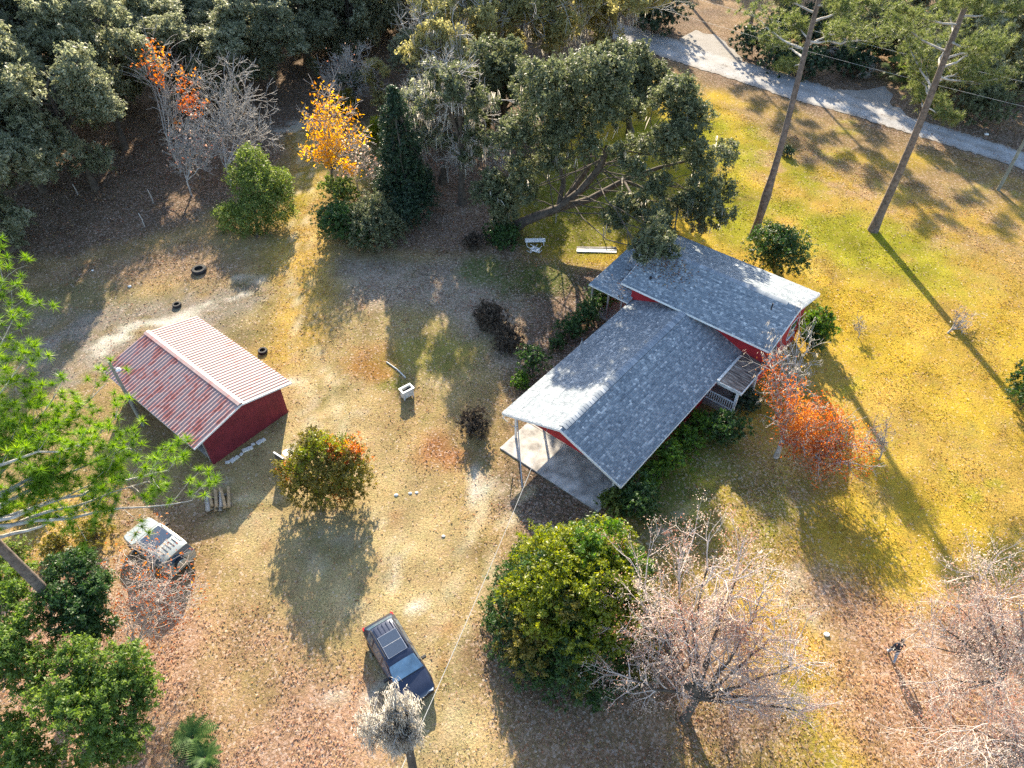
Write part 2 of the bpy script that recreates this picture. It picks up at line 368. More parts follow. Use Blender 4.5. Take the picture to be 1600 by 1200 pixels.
m, nt, p, o_ = new_mat('ground_grass_and_litter')
at = nd(nt, 'ShaderNodeAttribute', attribute_name='zone'); al = nd(nt, 'ShaderNodeAttribute', attribute_name='litter')
nA = noise(nt, 9.0, 6, 0.72, dist=0.6); nB = noise(nt, 1.1, 5, 0.65)
fine = ramp(nt, nA, [(0.26, (0.20,0.19,0.20)), (0.44, (0.62,0.61,0.60)), (0.60, (1.0,1.0,1.0))])
c1 = mixc(nt, 0.85, at.outputs['Color'], fine, 'MULTIPLY')
hue = ramp(nt, nB, [(0.35, (0.86,0.92,0.80)), (0.65, (1.0,0.96,0.9))])
c1 = mixc(nt, 1.0, c1, hue, 'MULTIPLY')
tc = nd(nt, 'ShaderNodeTexCoord'); vo = nd(nt, 'ShaderNodeTexVoronoi', feature='F1'); vo.inputs['Scale'].default_value = 9.0
nt.links.new(tc.outputs['Object'], vo.inputs['Vector'])
sep = nd(nt, 'ShaderNodeSeparateColor'); nt.links.new(vo.outputs['Color'], sep.inputs[0])
leafc = ramp(nt, sep.outputs[0], [(0.0, (0.10,0.065,0.045)), (0.35, (0.26,0.15,0.095)), (0.6, (0.40,0.27,0.20)), (0.85, (0.50,0.38,0.31)), (1.0, (0.62,0.53,0.46))])
leafc = mixc(nt, 0.35, leafc, at.outputs['Color'])
gate = nd(nt, 'ShaderNodeMath', operation='MULTIPLY'); gate.inputs[1].default_value = 0.75
nt.links.new(al.outputs['Fac'], gate.inputs[0])
th = nd(nt, 'ShaderNodeMath', operation='LESS_THAN'); nt.links.new(sep.outputs[1], th.inputs[0]); nt.links.new(gate.outputs[0], th.inputs[1])
sc_ = nd(nt, 'ShaderNodeMath', operation='MULTIPLY'); sc_.inputs[1].default_value = 0.6; nt.links.new(th.outputs[0], sc_.inputs[0])
c1 = mixc(nt, sc_.outputs[0], c1, leafc)
nt.links.new(c1, p.inputs['Base Color']); p.inputs['Roughness'].default_value = 1.0; p.inputs['Specular IOR Level'].default_value = 0.05
bump(nt, nA, 1.0, p, 0.10)
M['ground'] = m
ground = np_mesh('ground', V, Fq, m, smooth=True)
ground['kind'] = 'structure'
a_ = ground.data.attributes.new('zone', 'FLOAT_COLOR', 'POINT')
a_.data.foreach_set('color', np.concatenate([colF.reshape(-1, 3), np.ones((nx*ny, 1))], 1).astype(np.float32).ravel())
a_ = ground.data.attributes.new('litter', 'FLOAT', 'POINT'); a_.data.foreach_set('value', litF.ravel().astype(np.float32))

# ------------------------------------------------------------------ gravel lane
near = [(700,-30),(850,15),(960,62),(1040,92),(1130,120),(1240,157),(1330,181),(1420,209),(1510,237),(1600,267),(1750,316),(1950,380)]
far  = [(760,-60),(880,-14),(975,36),(1042,56),(1150,92),(1230,114),(1300,136),(1420,180),(1510,207),(1600,236),(1750,282),(1950,340)]
def dens(pts, n):
    P = np.array([tuple(G(u, v))[:2] for u, v in pts]); d = np.concatenate([[0], np.cumsum(np.linalg.norm(np.diff(P, axis=0), axis=1))])
    t = np.linspace(0, d[-1], n); return np.stack([np.interp(t, d, P[:, k]) for k in (0, 1)], 1)
N_ = 420; A = dens(near, N_); B = dens(far, N_)
dirn = (B-A)/np.linalg.norm(B-A, axis=1, keepdims=True)
A = A - dirn*(0.35*(fbm(np.arange(N_)/2, np.zeros(N_), 81, 4)-0.7)*2)[:, None]; B = B + dirn*(0.5*(fbm(np.arange(N_)/2, np.ones(N_)*5, 82, 4)-0.9)*2)[:, None]
cols = []
for k in np.linspace(0, 1, 9): cols.append(A*(1-k)+B*k)
cols = np.stack(cols, 1)
Vr = np.concatenate([cols.reshape(-1, 2), np.zeros((N_*9, 1))], 1)
Vr[:, 2] = 0.045 + 0.02*np.tile(np.sin(np.linspace(0, math.pi, 9)), N_)
i, j = np.meshgrid(np.arange(N_-1), np.arange(8), indexing='ij')
Fr = np.stack([i*9+j, (i+1)*9+j, (i+1)*9+j+1, i*9+j+1], -1).reshape(-1, 4)
m, nt, p, o_ = new_mat('lane_gravel')
g1 = noise(nt, 9, 8, 0.7); g2 = noise(nt, 0.5, 5, 0.6)
rt = nd(nt, 'ShaderNodeAttribute', attribute_name='rut')
cc = mixc(nt, 0.8, ramp(nt, g2, [(0.3, (0.25,0.245,0.24)), (0.7, (0.44,0.435,0.43))]), ramp(nt, g1, [(0.3, (0.55,0.55,0.55)), (0.6, (1,1,1))]), 'MULTIPLY')
cc = mixc(nt, rt.outputs['Fac'], cc, (0.17,0.135,0.095))
nt.links.new(cc, p.inputs['Base Color']); p.inputs['Roughness'].default_value = 0.95; bump(nt, g1, 0.7, p, 0.04)
M['gravel'] = m
lane = np_mesh('road', Vr, Fr, m, smooth=True); lane['kind'] = 'structure'
at_ = lane.data.attributes.new('rut', 'FLOAT', 'POINT'); prof = np.array([.75,.25,.05,.12,.42,.15,.05,.25,.75]); at_.data.foreach_set('value', (np.tile(prof, N_)*np.repeat(.4+.8*fbm(np.arange(N_)/5, np.ones(N_)*9, 83, 3), 9)).astype(np.float32))
def apron(pix, z):
    P = [G(u, v) for u, v in pix]; n = len(P); pts = []
    for a in range(n):
        for t in np.linspace(0, 1, 8, endpoint=False):
            q = P[a].lerp(P[(a+1) % n], t); k = a*8+t*8
            s = 0.5*(fbm(np.array([q.x*0.8]), np.array([q.y*0.8]), 91, 3)[0]-0.5)*2
            pts.append((q.x+s, q.y+s, z))
    mb = MB(); mb.add(pts, [tuple(range(len(pts)))]); o = mb.build('turnout', M['gravel']); o['kind'] = 'structure'
    ra = o.data.attributes.new('rut', 'FLOAT', 'POINT'); ra.data.foreach_set('value', np.full(len(o.data.vertices), .5, dtype=np.float32))
apron([(1060,62),(1085,48),(1115,54),(1150,80),(1160,98),(1110,90)], 0.040)
apron([(1305,140),(1340,142),(1380,136),(1396,147),(1390,160),(1415,180),(1360,172)], 0.042)

# ------------------------------------------------------------------ house
m, nt, p, o_ = new_mat('roof_shingles')
at = nd(nt, 'ShaderNodeAttribute', attribute_name='tint')
cs = ramp(nt, at.outputs['Fac'], [(0.0, (0.10,0.125,0.155)), (0.42, (0.215,0.25,0.285)), (0.70, (0.38,0.41,0.435)), (1.0, (0.62,0.64,0.64))])
wz = noise(nt, 0.55, 5, 0.65); cs = mixc(nt, 0.6, cs, ramp(nt, wz, [(0.3, (0.72,0.74,0.78)), (0.7, (1,1,1))]), 'MULTIPLY')
cs = mixc(nt, 0.5, cs, ramp(nt, noise(nt, 40, 3), [(0.3, (0.6,0.6,0.6)), (0.7, (1,1,1))]), 'MULTIPLY')
nt.links.new(cs, p.inputs['Base Color']); p.inputs['Roughness'].default_value = 0.8; p.inputs['Specular IOR Level'].default_value = 0.35
M['shingle'] = m
def siding(name, c, horizontal=True):
    m, nt, p, o = new_mat(name)
    n = noise(nt, 1.2, 6, 0.65); n2_ = noise(nt, 14, 3)
    c_ = ramp(nt, n, [(0.28, tuple(x*0.62 for x in c)), (0.6, c), (0.85, tuple(min(1, x*1.25+0.01) for x in c))])
    nt.links.new(mixc(nt, 0.4, c_, ramp(nt, n2_, [(0.3, (0.6,0.6,0.6)), (0.7, (1,1,1))]), 'MULTIPLY'), p.inputs['Base Color'])
    p.inputs['Roughness'].default_value = 0.75; bump(nt, n2_, 0.2, p); return m
M['red'] = siding('red_painted_siding', (0.42,0.020,0.028))
M['barnred'] = siding('faded_barn_red_metal', (0.20,0.018,0.030))
M['white'] = plain('white_paint', (0.74,0.74,0.72), 0.55, 0.12, 2.5)
M['dirtywhite'] = plain('weathered_white', (0.55,0.55,0.52), 0.7, 0.35, 4.0)
M['concrete'] = plain('carport_concrete', (0.40,0.375,0.35), 0.9, 0.6, 1.1, bmp=0.3)
M['glass'] = plain('window_glass', (0.03,0.04,0.05), 0.06, 0.1, 1.0, spec=0.8, bmp=0)
M['greywood'] = plain('weathered_grey_wood', (0.27,0.245,0.22), 0.9, 0.45, 3.0, bmp=0.4)
M['dark'] = plain('black_metal', (0.025,0.025,0.027), 0.5, 0.2, 3.0)
M['galv'] = plain('galvanised_metal', (0.42,0.43,0.44), 0.45, 0.25, 3.0, metal=0.6)
M['pole'] = plain('grey_treated_pole', (0.21,0.215,0.18), 0.85, 0.35, 4.0, bmp=0.4)
M['wire'] = plain('pale_wire', (0.34,0.34,0.33), 0.5, 0.1, 2.0, bmp=0)
M['rubber'] = plain('old_rubber', (0.022,0.022,0.023), 0.75, 0.3, 6.0)
M['stone'] = plain('white_stone', (0.66,0.63,0.58), 0.85, 0.25, 5.0, bmp=0.4)

HA = R(40.0)
hx = Vector((math.cos(HA), -math.sin(HA), 0)); hy = Vector((math.sin(HA), math.cos(HA), 0))
HO = Vector((2.86, 27.9, 0))
house = thing('house', 'single-storey red house with grey shingled gable roofs and an open carport end', 'house', HO, -HA)
def HW(x, y, z): return HO + hx*x + hy*y + Vector((0, 0, z))

def roof_slope(parent, name, e0, e1, t1, t0, thick=0.14, tw=0.19, ex=0.145, seed=1, shingled=True):
    """sloping slab from eave e0-e1 to top t0-t1, with courses of shingle tabs as a sub-part"""
    e0, e1, t0, t1 = map(Vector, (e0, e1, t0, t1))
    nrm = (e1-e0).cross(t0-e0).normalized()
    if nrm.z < 0: nrm = -nrm
    mb = MB(); mb.prism([e0-nrm*thick, e1-nrm*thick, t1-nrm*thick, t0-nrm*thick], nrm*thick)
    slab = mb.build(name, M['white'], parent)
    L = (e1-e0).length; Sg = (t0-e0).length; ue = (e1-e0)/L; us = (t0-e0)/Sg
    rg = np.random.default_rng(seed); Vv = []; Ff = []; tn = []
    rows = int(Sg/ex)+1
    for r_ in range(rows):
        y0 = r_*ex - 0.02; y1 = min(y0+ex*1.25, Sg); off = rg.random()*tw; x = -off
        crow = rg.normal(0, 0.05)
        while x < L:
            w = tw*rg.uniform(0.75, 1.3); xa, xb = max(x, -0.0), min(x+w-0.012, L)
            if xb-xa > 0.03:
                lift = 0.018+0.006*rg.random(); n0 = len(Vv)
                q = [e0+ue*xa+us*y0+nrm*lift, e0+ue*xb+us*y0+nrm*lift, e0+ue*xb+us*y1+nrm*0.006, e0+ue*xa+us*y1+nrm*0.006,
                     e0+ue*xa+us*y0+nrm*0.001, e0+ue*xb+us*y0+nrm*0.001]
                Vv += [tuple(a) for a in q]; Ff += [(n0, n0+1, n0+2, n0+3), (n0+4, n0+5, n0+1, n0)]
                t = np.clip(0.41 + rg.normal(0, 0.10) + crow + (0.28 if rg.random() < 0.15 else 0), 0, 1); tn += [t, t*0.6]
            x += w
    np_mesh('shingles', np.array(Vv), np.array(Ff), M['shingle'], slab, tint=tn, kind='stuff')
    return slab

def ridge_cap(parent, a, b, half=0.2, drop=0.07, seg=0.3, seed=5):
    a, b = Vector(a), Vector(b); L = (b-a).length; u = (b-a)/L; side = u.cross(Vector((0,0,1))).normalized()
    rg = np.random.default_rng(seed); Vv = []; Ff = []; tn = []; x = 0
    while x < L-0.05:
        x1 = min(x+seg*1.15, L); n0 = len(Vv); h0 = 0.055
        for xx, hh in ((x, h0+0.012), (x1, h0)):
            c = a+u*xx
            Vv += [tuple(c+side*half+Vector((0,0,hh-drop))), tuple(c+Vector((0,0,hh+0.01))), tuple(c-side*half+Vector((0,0,hh-drop)))]
        Ff += [(n0, n0+1, n0+4, n0+3), (n0+1, n0+2, n0+5, n0+4)]; t = np.clip(0.5+rg.normal(0, 0.12), 0, 1); tn += [t, t]; x += seg
    nz = Vector((0,0,1)); MB().prism([a+side*half*1.08+nz*(-drop*1.08-.03), a+nz*.03, a-side*half*1.08+nz*(-drop*1.08-.03), a-side*half*1.08+nz*(.045-drop*1.08), a+nz*.06, a+side*half*1.08+nz*(.045-drop*1.08)], b-a).build('ridge_vent', M['dark'], parent)
    np_mesh('ridge_cap', np.array(Vv), np.array(Ff), M['shingle'], parent, tint=tn)

# front wing A
AW, AL, AE, AR = 4.54, 14.75, 2.6, 4.3
roof_slope(house, 'roof_slope', (-AW, 0, AE), (-AW, AL+.5, AE), (0, AL+.5, AR), (0, 0, AR), seed=1)
roof_slope(house, 'roof_slope', (AW, 0, AE), (AW, AL+.5, AE), (0, AL+.5, AR), (0, 0, AR), seed=2)
ridge_cap(house, (0, 0.25, AR-0.01), (0, AL-0.2, AR-0.01), half=0.28, drop=0.12)
# back wing B
BX0, BX1, BY0, BY1, BE, BR = -5.2, 6.5, 14.3, 22.4, 4.35, 5.5
BM = (BY0+BY1)/2
roof_slope(house, 'roof_slope', (BX0, BY0, BE), (BX1, BY0, BE), (BX1, BM, BR), (BX0, BM, BR), seed=3)
roof_slope(house, 'roof_slope', (BX0, BY1, BE), (BX1, BY1, BE), (BX1, BM, BR), (BX0, BM, BR), seed=4)
ridge_cap(house, (BX0+.1, BM, BR-0.01), (BX1-.9, BM, BR-0.01), half=0.24, drop=0.09)
# side porch C: low shed roof
roof_slope(house, 'porch_roof', (-8.1, 14.4, 2.75), (-4.55, 14.4, 2.75), (-4.55, 21.2, 3.35), (-8.1, 21.2, 3.35), seed=6)
for x, y in ((-7.9, 14.7), (-6.4, 14.7), (-5.2, 14.7), (-7.9, 20.8), (-7.9, 17.7)):
    MB().box(x-.06, x+.06, y-.06, y+.06, 0.1, 2.62 + (y-14.4)*0.085).build('post', M['greywood'], house)
MB().box(-8.0, -4.7, 14.5, 21.0, 0.0, 0.12).build('porch_floor', M['greywood'], house)
MB().box(-7.7, -7.2, 16.0, 19.5, 0.12, 0.9).build('bench_counter', M['greywood'], house)
# walls
w = MB(); t_ = 0.14
def wall(x0, x1, y0, y1, z0, z1, name='wall', mat=None): return MB().box(x0, x1, y0, y1, z0, z1).build(name, mat or M['red'], house)
wall(-3.95, -3.81, 6.0, 14.8, 0, 2.66); wall(3.81, 3.95, 6.0, 14.8, 0, 2.66); wall(-3.81, 3.81, 6.0, 6.14, 0, 2.66)
MB().prism([(-3.95, 0.55, 2.55), (3.95, 0.55, 2.55), (3.95, 0.55, 2.66), (0, 0.55, 4.10), (-3.95, 0.55, 2.66)], (0, 0.12, 0)).build('gable_wall', M['red'], house)
MB().prism([(-3.95, 6.02, 2.64), (3.95, 6.02, 2.64), (0, 6.02, 4.10)], (0, 0.1, 0)).build('gable_wall', M['red'], house)
wall(-4.7, 6.0, 15.1, 15.24, 0, 4.36); wall(-4.7, 6.0, 21.8, 21.94, 0, 4.30); wall(-4.7, -4.56, 15.24, 21.8, 0, 4.28); wall(5.86, 6.0, 15.24, 21.8, 0, 4.28)
for x in (-4.68, 5.88):
    MB().prism([(x, 15.12, 4.26), (x, 21.9, 4.26), (x, BM, 5.28)], (0.1, 0, 0)).build('gable_wall', M['red'], house)
# fascia and rake boards
def board(a, b, h=0.16, d=0.03, mat='white', name='fascia'):
    a, b = Vector(a), Vector(b); u = (b-a).normalized(); s = u.cross(Vector((0,0,1))).normalized()
    MB().obox((a+b)/2-Vector((0,0,h/2+0.01)), (b-a)/2, s*d/2, Vector((0,0,h/2))).build(name, M[mat], house)
board((-AW-.02, 0, AE), (-AW-.02, AL, AE)); board((AW+.02, 0, AE), (AW+.02, AL, AE))
board((-AW, -.02, AE), (0, -.02, AR), 0.2, name='rake_board'); board((AW, -.02, AE), (0, -.02, AR), 0.2, name='rake_board')
board((BX0, BY0-.02, BE), (BX1, BY0-.02, BE)); board((BX0, BY1+.02, BE), (BX1, BY1+.02, BE))
for x in (BX0-.02, BX1+.02):
    board((x, BY0, BE), (x, BM, BR), 0.2, name='rake_board'); board((x, BY1, BE), (x, BM, BR), 0.2, name='rake_board')
# windows and doors
def window(x0, x1, y0, y1, z0, z1, n):
    n = Vector(n); c = Vector(((x0+x1)/2, (y0+y1)/2, (z0+z1)/2)); hw = Vector(((x1-x0)/2, (y1-y0)/2, 0)); up = Vector((0,0,(z1-z0)/2))
    fr = MB().obox(c+n*0.02, hw+hw.normalized()*0.06, n*0.025, up+Vector((0,0,0.06))).build('window', M['white'], house)
    MB().obox(c+n*0.05, hw, n*0.012, up).build('pane', M['glass'], fr)
    MB().obox(c+n*0.07, hw, n*0.01, Vector((0,0,0.02))).build('sash_bar', M['white'], fr)
    MB().obox(c+n*0.07-up-Vector((0,0,0.06)), hw+hw.normalized()*0.1, n*0.05, Vector((0,0,0.03))).build('sill', M['white'], fr)
for y in (16.3, 19.6): window(6.0, 6.0, y, y+1.1, 1.6, 2.9, (1,0,0))
for y in (7.4, 10.2): window(3.95, 3.95, y, y+1.2, 1.0, 2.1, (1,0,0)); window(-3.95, -3.95, y, y+1.2, 1.0, 2.1, (-1,0,0))
for x in (-3.0, 0.5, 3.5): window(x, x+1.1, 21.94, 21.94, 1.6, 2.9, (0,1,0))
dr = MB().box(-1.6, -0.7, 5.95, 6.0, 0.12, 2.1).build('door', M['white'], house)
MB().lathe([(0.0,-.03),(0.035,-.03),(0.035,0.02),(0,0.02)], (-0.8, 5.93, 1.1), 'y', 10).build('handle', M['galv'], dr)
# carport slab, posts, step
MB().box(-4.15, 3.7, -0.75, 6.0, -0.02, 0.10).build('carport_slab', M['concrete'], house, bevel=0.02)
MB().box(-4.15, 3.7, 2.15, 2.20, 0.098, 0.112).build('slab_joint', M['greywood'], house)
for x, y in ((-3.9, 0.6), (3.75, 0.6), (-3.9, 3.3), (3.75, 3.3)):
    MB().box(x-.06, x+.06, y-.06, y+.06, 0.10, 2.56).build('post', M['white'], house)
# entrance porch D with weathered boards, railing and column
m, nt, p, o_ = new_mat('weathered_porch_boards')
tc = nd(nt, 'ShaderNodeTexCoord'); mp = nd(nt, 'ShaderNodeMapping'); mp.inputs['Scale'].default_value = (0.7, 7, 1)
nn = nd(nt, 'ShaderNodeTexNoise'); nn.inputs['Scale'].default_value = 2.2; nn.inputs['Detail'].default_value = 6
nt.links.new(tc.outputs['Object'], mp.inputs[0]); nt.links.new(mp.outputs[0], nn.inputs['Vector'])
nt.links.new(ramp(nt, nn.outputs[0], [(0.36, (0.03,0.025,0.022)), (0.48, (0.13,0.10,0.082)), (0.60, (0.25,0.205,0.17)), (0.74, (0.46,0.42,0.37))]), p.inputs['Base Color'])
p.inputs['Roughness'].default_value = 0.85; M['porchboard'] = m
rg = random.Random(3)
for k in range(13):
    y0 = 11.45+k*0.308; dz = rg.uniform(-.012, .012)
    MB().prism([(4.58, y0, 2.60+dz), (6.35, y0, 2.42+dz), (6.35, y0, 2.45+dz), (4.58, y0, 2.63+dz)], (0, 0.297, 0)).build('roof_board', M['porchboard'], house)
MB().box(6.33, 6.40, 11.42, 15.48, 2.33, 2.47).build('fascia', M['dirtywhite'], house); MB().box(4.6, 6.33, 11.38, 11.44, 2.36, 2.60).build('fascia', M['dirtywhite'], house)
MB().box(4.55, 4.72, 11.42, 14.6, 2.62, 2.68).build('flashing', M['dirtywhite'], house)
MB().box(3.95, 6.2, 11.5, 14.85, 0.0, 0.4).build('porch_floor', M['greywood'], house)
MB().box(6.0, 6.18, 11.55, 11.75, 0.4, 2.42).build('column', M['white'], house, bevel=0.02)
MB().box(6.0, 6.18, 14.6, 14.78, 0.4, 2.42).build('column', M['white'], house, bevel=0.02)
rl = MB().box(4.0, 6.0, 11.60, 11.68, 1.22, 1.29).build('railing', M['white'], house)
MB().box(4.0, 6.0, 11.60, 11.68, 0.50, 0.56).build('lower_rail', M['white'], rl)
bme = None
for k in range(12):
    x = 4.12+k*0.16
    if bme is None: b0 = MB().box(-.025, .025, -.025, .025, 0, .66).build('baluster', M['white'], rl); bme = b0.data; b0.location = (x, 11.64, .56)
    else: link_mesh('baluster', bme, rl, loc=(x, 11.64, .56))
# vents and service mast
def pipe(x, y, z0, z1, r=0.06, mat='dark', name='vent_pipe'):
    return MB().lathe([(r*1.8, z0),(r, z0+.06),(r, z1),(0, z1)], (x, y, 0), 'z', 10).build(name, M[mat], house, smooth=True)
def a_roof(x): return AE + (AW-abs(x))/AW*(AR-AE)
def b_roof(y): return BE + (1-abs(y-BM)/(BM-BY0))*(BR-BE)
pipe(4.9, 17.3, b_roof(17.3)-.05, b_roof(17.3)+.55, 0.05); pipe(-3.6, 15.6, b_roof(15.6)-.05, b_roof(15.6)+.16, 0.09)
MAST = (-4.1, 7.9); mz = a_roof(MAST[0])
mast = pipe(MAST[0], MAST[1], mz-.08, mz+0.95, 0.04, 'galv', 'service_mast')
MB().lathe([(0,.0),(0.07,.0),(0.09,.10),(0.05,.16),(0,.17)], (MAST[0], MAST[1], mz+0.93), 'z', 10).build('weather_head', M['dark'], mast, smooth=True)
# downspout at the left front corner
MB().tube([(-4.3, 0.0, 2.5), (-4.45, -0.05, 2.2), (-4.35, 0.3, 1.6)], 0.035, 6).build('downspout', M['white'], house)

# leaning antenna-like pole at the carport corner
P0, P1 = G(816, 761), G(808, 652, 2.75)
d = P1-P0
lp = thing('leaning_pole', 'thin grey metal pole leaning against the front left corner of the carport roof', 'pole', P0)
MB().tube([(0,0,0), tuple(d*0.5), tuple(d)], 0.035, 8).build('shaft', M['galv'], lp, smooth=True)
MB().tube([tuple(d*.86), tuple(d*.88+Vector((-.35,-.1,.05))), tuple(d*.9+Vector((-.5,-.15,.18)))], 0.022, 6).build('side_arm', M['galv'], lp)

# ------------------------------------------------------------------ barn
m, nt, p, o_ = new_mat('rusty_ribbed_metal')
tc = nd(nt, 'ShaderNodeTexCoord'); mp = nd(nt, 'ShaderNodeMapping'); mp.inputs['Scale'].default_value = (0.55, 1.0, 1)
nn = nd(nt, 'ShaderNodeTexNoise'); nn.inputs['Scale'].default_value = 1.5; nn.inputs['Detail'].default_value = 8; nn.inputs['Roughness'].default_value = 0.72
nt.links.new(tc.outputs['Object'], mp.inputs[0]); nt.links.new(mp.outputs[0], nn.inputs['Vector'])
mp2 = nd(nt, 'ShaderNodeMapping'); mp2.inputs['Scale'].default_value = (0.5, 7.0, 1); nt.links.new(tc.outputs['Object'], mp2.inputs[0])
n2n = nd(nt, 'ShaderNodeTexNoise'); n2n.inputs['Scale'].default_value = 1.0; n2n.inputs['Detail'].default_value = 4; nt.links.new(mp2.outputs[0], n2n.inputs['Vector'])
base = ramp(nt, n2n.outputs[0], [(0.3, (0.33,0.22,0.195)), (0.7, (0.43,0.31,0.28))])
at = nd(nt, 'ShaderNodeAttribute', attribute_name='tint')
ma = nd(nt, 'ShaderNodeMath', operation='ADD'); nt.links.new(nn.outputs[0], ma.inputs[0]); nt.links.new(at.outputs['Fac'], ma.inputs[1])
rust = ramp(nt, ma.outputs[0], [(0.50, (0.52,0.33,0.30)), (0.62, (0.42,0.15,0.115)), (0.75, (0.24,0.085,0.065)), (0.9, (0.13,0.08,0.08))])
rfac = ramp(nt, ma.outputs[0], [(0.50, (0,0,0)), (0.64, (1,1,1))])
nt.links.new(mixc(nt, rfac, base, rust), p.inputs['Base Color']); p.inputs['Roughness'].default_value = 0.55; p.inputs['Metallic'].default_value = 0.15
M['rustmetal'] = m

bd = Vector((-0.774, 0.633, 0)); bp = Vector((0.633, 0.774, 0))
BO = Vector((-17.12, 30.8, 0)); BA = math.atan2(bp.y, bp.x)
barn = thing('barn', 'dark red metal barn with a rust-streaked ribbed gable roof', 'barn', BO, BA)
bW, bL, bE, bR = 3.72, 10.9, 2.5, 3.42
def ribbed(side, tint0):
    """ribbed metal sheet: x from ridge to eave, y along the barn"""
    ys = []; zs = []
    k = 0; pitch = 0.285
    n = int(bL/pitch)
    for a in range(n):
        y = a*pitch; ys += [y, y+pitch*0.60, y+pitch*0.68, y+pitch*0.90, y+pitch*0.98]; zs += [0, 0, 0.055, 0.055, 0]
    ys.append(bL); zs.append(0)
    ys = np.array(ys); zs = np.array(zs); ts = np.linspace(0, 1, 9)
    Vv = []
    for t in ts:
        x = side*t*bW; z = bR-(bR-bE)*t
        for y, q in zip(ys, zs): Vv.append((x, y, z+q))
    m_ = len(ys); Ff = [(a*m_+b, a*m_+b+1, (a+1)*m_+b+1, (a+1)*m_+b) for a in range(len(ts)-1) for b in range(m_-1)]
    o = np_mesh('roof_sheet', np.array(Vv), np.array(Ff), M['rustmetal'], barn, tint=np.full(len(Ff), tint0))
    return o
ribbed(-1, 0.055); ribbed(1, -0.005)
MB().prism([(-.22, -.03, bR+.045), (0, -.03, bR+.105), (.22, -.03, bR+.045), (.22, -.03, bR+.03), (0, -.03, bR+.09), (-.22, -.03, bR+.03)], (0, bL+.06, 0)).build('ridge_cap', M['rustmetal'], barn)
bi = 0.75
def beam(a, b, hgt, th, mat, name):
    a, b = Vector(a), Vector(b); u = (b-a).normalized(); s = u.cross(Vector((0,0,1))).normalized()
    MB().obox((a+b)/2-Vector((0,0,hgt/2)), (b-a)/2, s*th/2, Vector((0,0,hgt/2))).build(name, mat, barn)
for y in (-.03, bL+.03):
    for s in (-1, 1): beam((s*bW, y, bE-.01), (0, y, bR-.01), 0.13, 0.04, M['dark'] if y > 0 else M['white'], 'rake_trim')
for s in (-1, 1):
    beam((s*(bW-.02), 0, bE-.03), (s*(bW-.02), bL, bE-.03), 0.10, 0.03, M['dirtywhite'], 'eave_trim')
    MB().prism([(s*(bW-.03), 0.02, bE-.03), (s*(bW-bi), 0.02, bE-.03), (s*(bW-bi), 0.02, bE-.03+bi*(bR-bE)/bW-.01)], (0, 0.1, 0)).build('soffit_end', M['white'], barn)
xw = bW-bi; zw = bE + bi*(bR-bE)/bW - 0.06
wp = 0.40; nb = int(2*xw/wp)
for y, s in ((0.25, 1), (bL-.4, 1)):
    for k in range(nb):
        x0 = -xw + k*2*xw/nb; x1 = -xw + (k+1)*2*xw/nb
        zt = lambda x: bR - (bR-bE)*abs(x)/bW - 0.05
        pr = (k % 2)*0.012
        poly = [(x0, y-pr, 0), (x1, y-pr, 0), (x1, y-pr, zt(x1))] + ([(0, y-pr, zt(0))] if x0 < 0 < x1 else []) + [(x0, y-pr, zt(x0))]
        MB().prism(poly, (0, .1, 0)).build('wall_panel', M['barnred'], barn)
MB().box(xw-.1, xw, .36, bL-.41, 0, zw).build('wall', M['barnred'], barn)
MB().box(-xw, -xw+.1, 4.5, bL-.41, 0, zw).build('wall', M['barnred'], barn)
for y in (0.6, 2.5, 4.4): MB().box(-xw, -xw+.12, y-.06, y+.06, 0, zw).build('post', M['greywood'], barn)
MB().box(-xw+.1, xw-.1, .4, bL-.45, 0.0, .03).build('dirt_floor', M['greywood'], barn)
def BWp(x, y, z=0): return BO + bp*x + bd*y + Vector((0, 0, z))
def brot(o): o.rotation_euler = (0, 0, BA); return o
# rubble strip of pale blocks along the near barn wall
rg = random.Random(9)
for k in range(9):
    x = -2.3 + k*0.33 + rg.uniform(-.05, .05); s = rg.uniform(.09, .22)
    o = MB().box(-s, s, -s*.8, s*.8, 0, rg.uniform(.07, .16)).build('rubble_block', M['stone'], None, bevel=.03)
    o.location = BWp(x, -0.34 + rg.uniform(-.28, .10), -0.01); o.rotation_euler = (0, 0, BA + rg.uniform(-.5, .5))
    tag(o, '%s pale rubble block from the left along the red barn end wall' % ['first','second','third','fourth','fifth','sixth','seventh','eighth','ninth'][k], 'rubble', 'rubble blocks along the barn wall')
# lamp pole beside the barn
lp = thing('lamp_pole', 'grey wooden lamp pole standing beside the rusty barn roof eave', 'pole', G(224, 664))
MB().tube([(0,0,-.1), (0,0,3), (0.02,0,5.9)], [0.14, 0.12, 0.095], 10).build('shaft', M['pole'], lp, smooth=True)
MB().tube([(0,0,5.3), (.22,-.06,5.4), (.4,-.1,5.38)], 0.025, 6).build('lamp_arm', M['galv'], lp)
MB().lathe([(0,.14),(.09,.12),(.17,0),(.15,-.02),(0,-.05)], (.42,-.1,5.28), 'z', 12).build('lamp_head', M['white'], lp, smooth=True)

